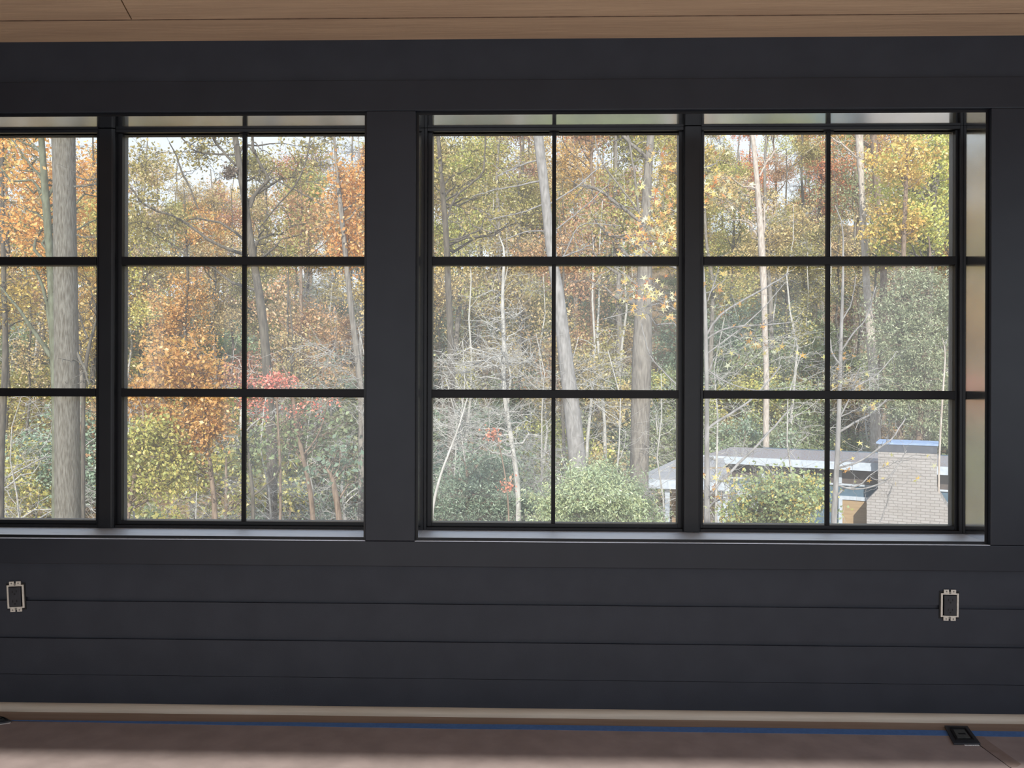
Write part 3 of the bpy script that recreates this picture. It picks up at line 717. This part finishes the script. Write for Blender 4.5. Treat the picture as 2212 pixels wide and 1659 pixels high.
hero('crooked_tree', 'tall grey tree behind the left muntin carrying a long low limb and a leafy clump',
     [(503, 262, 11), (512, 320, 13), (522, 390, 14), (534, 470, 15), (547, 560, 16), (563, 650, 18), (574, 750, 19), (580, 850, 20), (588, 960, 22)], 15, 'dark',
     [ell(470, 330, 70, 60, 15.5, 10), ell(330, 470, 85, 60, 15.5, 26), ell(600, 500, 70, 80, 16, 14), ell(300, 350, 36, 50, 15.5, 9), ell(630, 360, 60, 55, 16, 14), ell(700, 320, 45, 50, 16, 10), ell(478, 300, 30, 24, 15.5, 4)], 'olive', up=3, seed=5, lpt=9, leaf=.085, twigs=6, mains=10,
     branches=[([(534, 552, 9), (490, 538, 9), (450, 524, 8), (415, 500, 8), (385, 475, 7), (345, 462, 6), (305, 446, 5), (266, 402, 4), (240, 380, 3)]),
               ([(540, 450, 8), (545, 420, 9), (560, 402, 9), (577, 392, 9), (566, 370, 8), (550, 350, 7), (541, 318, 7), (534, 280, 7)]),
               ([(512, 335, 5), (440, 336, 5), (412, 325, 5), (392, 305, 4), (375, 280, 4)]),
               ([(509, 355, 7), (482, 325, 7), (455, 285, 7), (445, 260, 6)]),
               ([(428, 452, 4), (410, 410, 5), (385, 375, 5), (375, 340, 4), (360, 315, 3)]),
               ([(560, 495, 4), (600, 450, 4), (640, 400, 4), (665, 340, 4), (672, 290, 3)]),
               ([(575, 372, 4), (610, 398, 4), (650, 418, 4), (700, 452, 3)])])
hero('maple_tree', 'bright orange tree filling the right edge of the left window',
     [(735, 430, 10), (745, 540, 11), (755, 640, 12), (768, 740, 13), (782, 850, 15)], 13, 'grey', [ell(755, 420, 66, 90, 13.5, 26), ell(765, 530, 45, 50, 13.5, 16)], 'maple', up=2, seed=6, lpt=14, leaf=.085, mains=14,
     branches=[([(745, 540, 5), (742, 480, 5), (730, 430, 4), (722, 380, 3)])])
hero('maple_sapling', 'golden orange maple sapling low in the middle of the left window',
     [(430, 760, 4), (446, 830, 5), (446, 910, 7), (450, 988, 9), (463, 1070, 11), (465, 1130, 12)], 10, 'brown',
     [ell(385, 790, 100, 45, 10, 34), ell(450, 890, 66, 60, 10, 26), ell(320, 860, 50, 45, 10.4, 14), ell(430, 960, 60, 60, 10, 16)], 'maple', up=.3, seed=7, lpt=15, leaf=.07, mains=16, twig_len=.35, clump=.08, attach_low=.5)
hero('beech_sapling', 'yellow-green sapling at the lower left of the left window sash',
     [(310, 900, 5), (300, 990, 7), (285, 1060, 8), (272, 1130, 10)], 9.5, 'brown',
     [ell(330, 960, 75, 60, 9.5, 34), ell(380, 1020, 95, 40, 9.8, 24), ell(290, 1060, 50, 50, 9.8, 14)], 'lime', up=.3, seed=8, lpt=15, leaf=.068, mains=16, twig_len=.35, clump=.08, attach_low=.45)
hero('red_shrub', 'red-leaved bush at the centre of the left window',
     [(590, 800, 3), (600, 860, 4), (600, 930, 5), (606, 1000, 6)], 11, 'brown', [ell(592, 822, 66, 12, 11, 18), ell(550, 868, 40, 10, 11, 5), ell(690, 866, 36, 10, 11, 4)], 'red', up=.1, seed=9, lpt=7, leaf=.055, mains=12, twig_len=.2, clump=.05, attach_low=.6)
hero('bent_tree', 'leaning brown trunk low in the right sash of the left window',
     [(633, 860, 8), (641, 920, 9), (652, 980, 9), (668, 1040, 10), (678, 1130, 12)], 11.5, 'brown', [ell(640, 930, 90, 60, 12, 18)], 'green', up=.6, seed=10, lpt=5, leaf=.10,
     branches=[([(656, 985, 5), (690, 940, 4), (705, 900, 4), (712, 860, 3)])])
hero('stub_tree', 'short stout brown trunk in the bottom corner near the casing',
     [(722, 1045, 12), (728, 1085, 13), (735, 1130, 14)], 11, 'brown', [ell(740, 1000, 60, 40, 11.5, 10)], 'blue', up=.3, seed=11, lpt=6, leaf=.10)
hero('forked_sapling', 'dark forked sapling just right of the left muntin at the bottom',
     [(540, 990, 5), (542, 1040, 7), (548, 1068, 8), (546, 1130, 9)], 10.5, 'dark', [ell(550, 960, 50, 50, 11, 10)], 'green', up=.4, seed=12, lpt=5, leaf=.09,
     branches=[([(548, 1068, 6), (575, 1045, 5), (598, 1022, 4), (615, 985, 3)])])
# --- right window
hero('pale_tree', 'pale knotted trunk running down behind the muntin of the right window',
     [(1160, 262, 20), (1166, 330, 21), (1177, 410, 20), (1184, 490, 21), (1192, 560, 22), (1205, 620, 25), (1214, 710, 29), (1225, 800, 32), (1238, 900, 35), (1248, 1000, 38), (1256, 1080, 40)], 12, 'pale', [], up=3, seed=20,
     branches=[([(1176, 390, 5), (1130, 400, 4), (1080, 410, 3), (1020, 425, 2)]), ([(1168, 345, 4), (1120, 358, 4), (1070, 378, 3)]), ([(1180, 440, 4), (1120, 460, 3), (1060, 470, 2)]), ([(1185, 500, 4), (1130, 500, 3), (1080, 520, 2)]),
               ([(1196, 500, 4), (1240, 470, 3), (1290, 425, 3), (1320, 400, 2)]), ([(1200, 560, 4), (1230, 545, 4), (1280, 525, 3)]), ([(1188, 440, 4), (1250, 405, 4), (1310, 350, 3), (1360, 335, 2)]), ([(1200, 590, 4), (1250, 480, 3), (1340, 490, 2)])])
hero('broad_tree', 'broad grey trunk in the right sash of the right window group, left of the mullion',
     [(1408, 262, 15), (1402, 340, 17), (1396, 430, 20), (1394, 520, 26), (1392, 620, 34), (1388, 720, 40), (1385, 830, 42), (1382, 950, 40), (1380, 1050, 40)], 13.5, 'grey', [ell(1300, 560, 110, 90, 14.5, 16)], 'rust', up=3, seed=21, lpt=11, leaf=.08, mains=5,
     branches=[([(1396, 490, 9), (1365, 462, 9), (1330, 438, 8), (1300, 412, 7), (1262, 398, 8)]), ([(1405, 350, 9), (1385, 325, 10), (1365, 312, 9), (1335, 280, 8), (1325, 262, 7)]),
               ([(1388, 520, 7), (1378, 440, 6), (1372, 380, 6), (1355, 300, 5), (1350, 262, 4)]), ([(1400, 480, 4), (1340, 400, 4), (1300, 350, 4), (1283, 280, 3)])])
hero('bare_sapling', 'bare pale sapling with arching leafless twigs at the left of the right window',
     [(1090, 565, 6), (1085, 620, 7), (1086, 690, 8), (1090, 750, 9), (1085, 830, 10), (1100, 920, 10), (1120, 1050, 11)], 9.5, 'twig',
     [ell(1060, 780, 125, 80, 9.5, 40), ell(1090, 670, 80, 60, 9.5, 14), ell(1060, 930, 120, 70, 9.5, 34)], None, up=.4, seed=22, lpt=0, mains=34, twigs=7, twig_len=.6, twig_r=.004, curv=.22, attach_low=.2, rise=.2)
hero('bare_sapling', 'bare leaning sapling in the lower left corner of the right window',
     [(1010, 860, 3), (990, 930, 4), (960, 1000, 5), (940, 1060, 6), (930, 1130, 7)], 8.5, 'twig', [ell(985, 900, 60, 100, 8.8, 20)], None, up=.3, seed=23, lpt=0, mains=14, twigs=6, twig_len=.5, twig_r=.004, curv=.2, rise=.3)
hero('olive_tree', 'crooked dark tree with olive leaves in the upper left of the right window',
     [(945, 262, 8), (950, 350, 9), (958, 430, 12), (965, 520, 14), (968, 620, 14), (975, 760, 15)], 16, 'dark', [ell(1010, 360, 100, 80, 16.5, 30), ell(1120, 420, 60, 120, 17, 16)], 'olive', up=2.5, seed=24, lpt=12, leaf=.09, mains=12,
     branches=[([(962, 480, 6), (985, 420, 6), (1048, 380, 5), (1046, 300, 4), (1045, 262, 3)])])
hero('red_sapling', 'thin sapling bearing two clusters of bright red leaves below the bare twigs',
     [(1070, 930, 2), (1085, 990, 3), (1096, 1045, 3), (1100, 1130, 4)], 8, 'brown', [ell(1062, 933, 16, 16, 8, 4), ell(1098, 1048, 18, 14, 8, 4)], 'red', up=.05, seed=25, lpt=4, leaf=.05, mains=4, twig_len=.12, clump=.04, twig_r=.003, attach_low=.6)
hero('slim_white_tree', 'slim sunlit white trunk in the upper middle of the right-hand sash',
     [(1622, 262, 9), (1630, 330, 10), (1636, 400, 11), (1641, 470, 13), (1647, 560, 15), (1651, 640, 13), (1652, 720, 12), (1656, 800, 12), (1655, 900, 13)], 28, 'white', [ell(1560, 420, 60, 90, 28.6, 12)], 'tan', up=3, seed=26, lpt=6, leaf=.1, mains=4,
     branches=[([(1648, 545, 5), (1653, 490, 5), (1655, 440, 4)]), ([(1640, 380, 5), (1660, 340, 5), (1675, 318, 4)])])
hero('white_tree', 'sunlit white trunk beside the far right muntin under yellow leaves',
     [(1854, 262, 17), (1858, 330, 15), (1861, 400, 11), (1865, 480, 12), (1869, 560, 14), (1874, 650, 15), (1880, 720, 17), (1887, 800, 20), (1890, 880, 20), (1892, 960, 21)], 29, 'white', [], up=3, seed=27,
     branches=[([(1860, 350, 6), (1840, 335, 5), (1815, 312, 4), (1795, 300, 3)])])
hero('brown_tree', 'brown trunk close behind the sunlit white trunk',
     [(1884, 262, 14), (1890, 340, 15), (1896, 420, 16), (1904, 500, 14), (1910, 580, 14), (1905, 700, 15)], 32, 'brown', [ell(1880, 300, 70, 60, 32.5, 26)], 'orange', up=3, seed=28, lpt=6, leaf=.12, mains=5)
hero('yellow_tree', 'yellow-leaved tree filling the upper right corner of the right window',
     [(2030, 262, 12), (2020, 400, 14), (2010, 550, 15), (2005, 700, 16), (2000, 820, 18)], 27, 'grey', [ell(1990, 380, 92, 95, 27, 80), ell(1965, 500, 95, 55, 26.5, 60), ell(2050, 300, 60, 60, 27, 24)], 'lime', up=2, seed=29, lpt=12, leaf=.13, mains=30, twig_len=.7, clump=.15)
hero('gold_tree', 'golden leaved tree at the upper right, between the white trunk and the corner',
     [(1960, 330, 7), (1955, 450, 9), (1950, 600, 10), (1945, 760, 12)], 25, 'brown', [ell(1960, 340, 80, 60, 25, 30), ell(1935, 480, 60, 60, 25.5, 24)], 'gold', up=1, seed=30, lpt=10, leaf=.13, mains=16)
hero('hemlock_tree', 'feathery grey-green hemlock at the right edge above the chimney',
     [(2010, 560, 6), (2000, 700, 10), (1990, 850, 13), (1985, 950, 15)], 24.5, 'brown', [ell(1975, 700, 90, 130, 24.5, 95), ell(2020, 880, 60, 80, 24.5, 40), ell(1925, 830, 60, 80, 24.5, 26)], 'hemlock', up=.8, seed=31, lpt=20, leaf=.12, mains=60, twigs=7, twig_len=1.0, droop=.6, kind='needle', clump=.07, rise=-.1, attach_low=.1)
hero('sweetgum_sapling', 'straight pale foreground sapling at the left edge of the rightmost sash, starry leaves',
     [(1520, 570, 5), (1523, 640, 7), (1525, 740, 9), (1527, 850, 9), (1527, 960, 10), (1527, 1060, 12), (1528, 1135, 14)], 5.2, 'pale',
     [ell(1640, 740, 80, 60, 5.2, 8, 60), ell(1570, 640, 50, 40, 5.2, 5, 50), ell(1580, 1040, 50, 50, 5.2, 5, 50)], 'star', up=.6, seed=32, lpt=2.2, leaf=.085, mains=3, twigs=3, twig_len=.3, twig_r=.003, clump=.05, kind='star', attach_low=.35, dy=0,
     branches=[([(1527, 722, 6), (1545, 690, 6), (1575, 662, 5), (1610, 640, 5), (1665, 612, 4), (1700, 590, 3)]), ([(1528, 732, 5), (1560, 712, 5), (1610, 706, 4), (1660, 704, 3), (1720, 698, 2)]),
               ([(1528, 765, 4), (1570, 735, 4), (1640, 680, 3), (1700, 610, 2)]), ([(1528, 928, 7), (1555, 908, 7), (1590, 886, 6), (1630, 862, 5), (1690, 790, 3)]), ([(1530, 1075, 7), (1560, 1036, 7), (1606, 992, 7), (1645, 955, 6), (1680, 915, 5), (1715, 872, 4)]),
               ([(1529, 800, 4), (1570, 830, 3), (1640, 845, 2), (1740, 835, 2)]), ([(1528, 650, 3), (1545, 600, 3), (1560, 555, 2)])])
hero('sweetgum_sapling', 'slender branching foreground sapling beside the rightmost muntin, in front of the chimney',
     [(1824, 545, 4), (1820, 640, 6), (1816, 740, 8), (1814, 840, 9), (1811, 940, 10), (1806, 1040, 11), (1800, 1135, 13)], 5.6, 'pale',
     [ell(1870, 830, 80, 110, 5.6, 8, 70), ell(1760, 800, 60, 80, 5.6, 6, 60), ell(1900, 1000, 80, 60, 5.6, 5, 50)], 'star', up=.5, seed=33, lpt=1.3, leaf=.075, mains=4, twigs=4, twig_len=.35, twig_r=.003, clump=.05, kind='star', attach_low=.3,
     branches=[([(1816, 760, 5), (1835, 730, 4), (1870, 690, 3), (1890, 620, 2)]), ([(1815, 790, 5), (1800, 770, 4), (1790, 720, 3)]), ([(1812, 935, 7), (1840, 918, 6), (1880, 900, 5), (1910, 865, 4)]), ([(1812, 905, 5), (1830, 870, 4), (1860, 800, 3)]),
               ([(1805, 1045, 5), (1835, 1056, 5), (1870, 1055, 4), (1910, 1040, 4), (1935, 1010, 3), (1960, 970, 2)]), ([(1808, 1010, 6), (1850, 1000, 5), (1890, 975, 5), (1930, 945, 4), (1960, 905, 3)]), ([(1816, 700, 4), (1840, 660, 3), (1850, 600, 2)]), ([(1815, 860, 4), (1845, 840, 4), (1900, 810, 3), (1940, 760, 2)]),
               ([(1900, 1130, 3), (1918, 1090, 3), (1922, 1060, 3), (1935, 1030, 2)])])
hero('sweetgum_tree', 'leafy foreground branches with star-shaped leaves left of the mullion',
     [(1488, 262, 12), (1490, 420, 13), (1492, 600, 14), (1493, 800, 15), (1494, 1000, 16)], 5.0, 'pale', [ell(1450, 400, 40, 120, 5.0, 16, 46), ell(1400, 510, 62, 45, 5.0, 16, 50), ell(1545, 400, 36, 110, 5.0, 10, 40), ell(1410, 650, 80, 50, 5, 12, 50)], 'star', up=1.5, seed=34, lpt=3, leaf=.085, mains=12, twigs=4, twig_len=.25, twig_r=.003, clump=.05, kind='star', attach_low=.35,
     branches=[([(1492, 690, 4), (1440, 660, 3), (1380, 620, 2), (1330, 580, 2)]), ([(1493, 860, 4), (1450, 820, 4), (1400, 770, 3), (1385, 700, 2)]), ([(1492, 640, 3), (1400, 660, 3), (1300, 690, 2)])])
hero('thin_pale_tree', 'thin pale stem rising behind the chimney at the far right',
     [(2042, 780, 3), (2036, 860, 4), (2031, 940, 4), (2028, 1010, 4)], 17.2, 'white', [], up=.6, seed=35)
# bushes in front of the neighbour's house
hero('hemlock_shrub', 'domed feathery green evergreen in front of the pale trunk, bottom of right window',
     [(1285, 1030, 6), (1285, 1130, 14)], 9.0, 'brown', [ell(1285, 1072, 96, 62, 9.0, 110), ell(1200, 1110, 60, 40, 9.2, 24), ell(1370, 1120, 50, 44, 9.2, 20)], 'spruce', up=.1, cat='shrub', seed=40, lpt=34, leaf=.06, mains=60, twigs=6, twig_len=.42, droop=.7, kind='needle', clump=.04, twig_r=.003, attach_low=.3, rise=.3)
hero('blue_spruce_shrub', 'blue-green evergreen mass in the bottom left pane of the right window',
     [(1010, 1000, 5), (1010, 1130, 12)], 10.5, 'brown', [ell(1000, 1080, 85, 70, 10.5, 60), ell(1110, 1100, 60, 45, 10.5, 30), ell(1060, 1020, 60, 50, 10.9, 20)], 'blue', up=.1, cat='shrub', seed=41, lpt=24, leaf=.065, mains=50, twigs=6, twig_len=.4, kind='needle', clump=.05, twig_r=.003, attach_low=.3)
hero('mountain_laurel', 'rounded green bush with yellow leaf clusters in front of the blue house wall',
     [(1680, 1040, 4), (1678, 1130, 9)], 9.5, 'brown', [ell(1680, 1090, 92, 78, 9.5, 80), ell(1610, 1120, 50, 36, 9.5, 20), ell(1750, 1070, 40, 50, 9.5, 18)], 'bud', up=.1, cat='shrub', seed=42, lpt=15, leaf=.058, mains=50, twigs=5, twig_len=.35, clump=.06, twig_r=.003, attach_low=.3, rise=.4)

# a twiggy leaf nest hanging in the crooked tree
r = np.random.RandomState(77); c0 = at(497, 372, 15)
nv, nf = leaves(c0 + r.normal(0, .085, (420, 3)) * (1, 1, .8), .07, r)
tag(link_mesh('leaf_nest', nv, nf, LF['rust'] if False else leaf_mat('dead_brown_leaves', [(86, 74, 66), (110, 96, 84), (70, 62, 56)])), 'dark ragged nest of dead leaves in the crooked tree, against the sky', 'nest')

# ------------------------------------------------------------------ the neighbour's house
HP = at(1900, 1015, 18.6); HQ = at(1560, 1000, 20.6)
HP[2] = HQ[2] = 0
hu = (HP - HQ); hu /= np.linalg.norm(hu)          # along the facade, to the right
hn = np.array([hu[1], -hu[0], 0.0])               # out of the facade, towards the camera
def onf(px, py, off=0.0):                         # pixel -> (u, z) on the facade plane moved out by off
    p0 = HP + hn * off; d = ray(px, py); t = ((p0 - CAM) @ hn) / (d @ hn); q = CAM + d * t
    return float((q - HP) @ hu), float(q[2])
def W(u, v, z): q = HP + hu * u + hn * v; return np.array([q[0], q[1], z])
class HB(MB):
    def hb(s, u0, u1, v0, v1, z0, z1): return s.poly([W(u0, v0, z0), W(u1, v0, z0), W(u1, v1, z0), W(u0, v1, z0)], (0, 0, z1 - z0))
HM = {
 'teal': noisy('blue_grey_siding', srgb(74, 98, 116), srgb(86, 110, 128), nscale=3),
 'white': noisy('white_house_trim', srgb(172, 182, 194), srgb(188, 196, 208), nscale=3),
 'glass': noisy('dark_clerestory_glass', srgb(84, 76, 74), srgb(100, 92, 88), nscale=2, rough=.15),
 'blind': noisy('tan_window_blind', srgb(150, 126, 96), srgb(168, 144, 112), scale=(1, 1, 30), nscale=2),
 'roof': noisy('leaf_strewn_grey_roof', srgb(136, 100, 82), srgb(150, 154, 162), nscale=6, lo=.42, hi=.5, detail=8),
 'shingle': noisy('pale_grey_shingles', srgb(146, 146, 150), srgb(168, 167, 170), scale=(3, 3, 12), nscale=5),
 'flash': noisy('pale_blue_chimney_flashing', srgb(130, 152, 188), srgb(148, 170, 204)),
 'cap': noisy('dark_chimney_cap', srgb(70, 74, 84), srgb(84, 88, 98)),
 'soffit': noisy('brown_soffit', srgb(110, 100, 94), srgb(124, 112, 104)),
}
def brick():
    m, t, out = nmat('limewashed_brick'); N = t.nodes.new; L = t.links.new
    tc = N('ShaderNodeTexCoord'); vr = N('ShaderNodeVectorRotate'); vr.rotation_type = 'Z_AXIS'; vr.inputs['Angle'].default_value = -math.atan2(hu[1], hu[0])
    sx = N('ShaderNodeSeparateXYZ'); cx_ = N('ShaderNodeCombineXYZ'); ad = N('ShaderNodeMath'); ad.operation = 'ADD'
    L(tc.outputs['Object'], vr.inputs[0]); L(vr.outputs[0], sx.inputs[0]); L(sx.outputs['X'], ad.inputs[0]); L(sx.outputs['Y'], ad.inputs[1]); L(ad.outputs[0], cx_.inputs[0]); L(sx.outputs['Z'], cx_.inputs[1])
    b = N('ShaderNodeTexBrick'); b.inputs['Color1'].default_value = srgb(166, 162, 161); b.inputs['Color2'].default_value = srgb(157, 152, 150); b.inputs['Mortar'].default_value = srgb(128, 124, 121)
    b.inputs['Scale'].default_value = 1.0; b.inputs['Brick Width'].default_value = .21; b.inputs['Row Height'].default_value = .075; b.inputs['Mortar Size'].default_value = .008
    p = N('ShaderNodeBsdfPrincipled'); p.inputs['Roughness'].default_value = .85
    bp = N('ShaderNodeBump'); bp.inputs['Strength'].default_value = .3; bp.invert = True; L(b.outputs['Fac'], bp.inputs['Height']); L(bp.outputs[0], p.inputs['Normal'])
    L(cx_.outputs[0], b.inputs[0]); L(b.outputs['Color'], p.inputs['Base Color']); L(p.outputs[0], out.inputs[0]); return m
HM['brick'] = brick()
uL, _ = onf(1562, 1060); uR = onf(2230, 1060)[0]
z_eave = onf(1700, 994)[1]; z_f = z_eave - .13
house = empty('house', W(0, 0, gz(*W(0, 0, 0)[:2])))
zg = house.location.z - .3
z_c1 = onf(1720, 1038)[1]; z_t0 = onf(1850, 1066)[1]
HB().hb(uL, uR, -6, 0, zg, z_f).build('wall', HM['teal'], house)
rf = HB(); rf.hb(uL - .5, uR + .5, -3.2, .45, z_eave - .02, z_eave + .06)
rf.poly([W(uL - .5, -3.2, z_eave - .02), W(uL - .5, -3.2, z_eave + .06), W(uL - .5, -6.5, z_eave - .9)], W(uR + .5, 0, 0) - W(uL - .5, 0, 0))
rf.build('roof', HM['roof'], house)
HB().hb(uL - .5, uR + .5, .45, .50, z_eave - .14, z_eave + .07).build('fascia', HM['white'], house)
HB().hb(uL, uR, 0.01, .44, z_eave - .06, z_eave - .03).build('soffit', HM['soffit'], house)
HB().hb(uL + .05, uR, 0, .03, z_c1, z_f + .0).build('clerestory_window', HM['glass'], house)
HB().hb(uL, uR, 0, .06, z_c1 - .05, z_c1).build('sill_board', HM['white'], house)
for px in (1566, 1650, 1740, 1815, 2060):
    u, _ = onf(px, 1030); HB().hb(u - .05, u + .05, .03, .08, z_c1, z_f).build('mullion', HM['white'], house)
def hwin(x0, x1, y0, y1):
    a, zt1 = onf(x0, y0); b, zb1 = onf(x1, y1); t = .10
    fr = HB(); fr.hb(a, b, .0, .07, zt1 - t, zt1); fr.hb(a, a + t, 0, .07, zb1, zt1 - t); fr.hb(b - t, b, 0, .07, zb1, zt1 - t); fr.hb(a + t, b - t, 0, .07, zb1, zb1 + t)
    f = fr.build('window_frame', HM['white'], house)
    HB().hb(a + t, b - t, 0, .03, zb1 + t, zt1 - t).build('blind', HM['blind'], house)
hwin(1812, 1886, 1070, 1150); hwin(2040, 2110, 1084, 1180)
a, zt1 = onf(1566, 1052)
for px in (1569, 1596):
    u, _ = onf(px, 1100); HB().hb(u - .06, u + .06, .0, .07, zg, z_c1 - .3).build('door_trim', HM['white'], house)
v_, _zd = onf(1640, 1062); HB().hb(v_ - .5, v_ + .35, 0, .05, _zd - .55, _zd).build('window_frame', HM['white'], house)
tag(house, 'low blue-grey house with flat leaf-strewn roof and white fascia beyond the right window', 'house')
# chimney
VC = .95
cu0, cz_top = onf(1897, 968, VC); cu1, _ = onf(2024, 972, VC); cbl, cz1 = onf(1896, 1056, VC); _, czs = onf(2000, 1058, VC)
bl, _ = onf(1872, 1140, VC); br, zlow = onf(2062, 1120, VC)
ch = empty('chimney', W((cu0 + cu1) / 2, VC, zg))
pts = [(cu0, cz_top), (cu1, cz_top), (cu1, czs), (br, zlow), (br, zg), (bl, zg), (bl, onf(1885, 1082, VC)[1] ), (cu0, cz1)]
HB().poly([W(u, VC, z) for u, z in pts], -hn * (VC + .3)).build('stack', HM['brick'], ch)
HB().hb(cu0 - .005, cu1 + .005, -.25, VC + .008, cz_top - .09, cz_top + .11).build('cap', HM['cap'], ch)
HB().hb(cu0 - .05, cu1 + .03, -.30, VC + .03, cz_top + .11, cz_top + .16).build('flashing', HM['flash'], ch)
HB().hb(cu0 - .01, cu1 + .01, -.2, VC + .015, cz_top - .24, cz_top - .19).build('brick_course', HM['brick'], ch)
tag(ch, 'broad limewashed brick chimney with stepped shoulders on the blue-grey house', 'chimney')
# carport wing to the left with a pale pitched roof
cw = empty('carport', at(1440, 1100, 17)); 
A = at(1372, 1032, 17.0); Bq = at(1575, 1040, 16.8); C_ = at(1562, 985, 20.5); D_ = at(1465, 990, 20.5)
MB().poly([A, Bq, C_, D_], (0, 0, -.10)).build('roof', HM['shingle'], cw)
MB().poly([A + (0, -.02, -.24), Bq + (0, -.02, -.24), Bq + (0, -.08, -.24), A + (0, -.08, -.24)], (0, 0, .22)).build('fascia', HM['white'], cw)
for px in (1441, 1551, 1566):
    p = at(px, 1060, 17.1); zz = gz(p[0], p[1]); MB().box(p[0] - .06, p[0] + .06, p[1] - .05, p[1] + .05, zz - .2, A[2] - .13).build('post', HM['white'], cw)
p0 = at(1452, 1060, 18.6); p1_ = at(1575, 1060, 18.6)
MB().box(p0[0], p1_[0], 18.6, 18.7, gz(p0[0], 18.6) - .3, A[2] + .1).build('back_wall', HM['blind'], cw)
tag(cw, 'small open carport with pale shingled roof and white posts, left of the blue-grey house', 'carport')
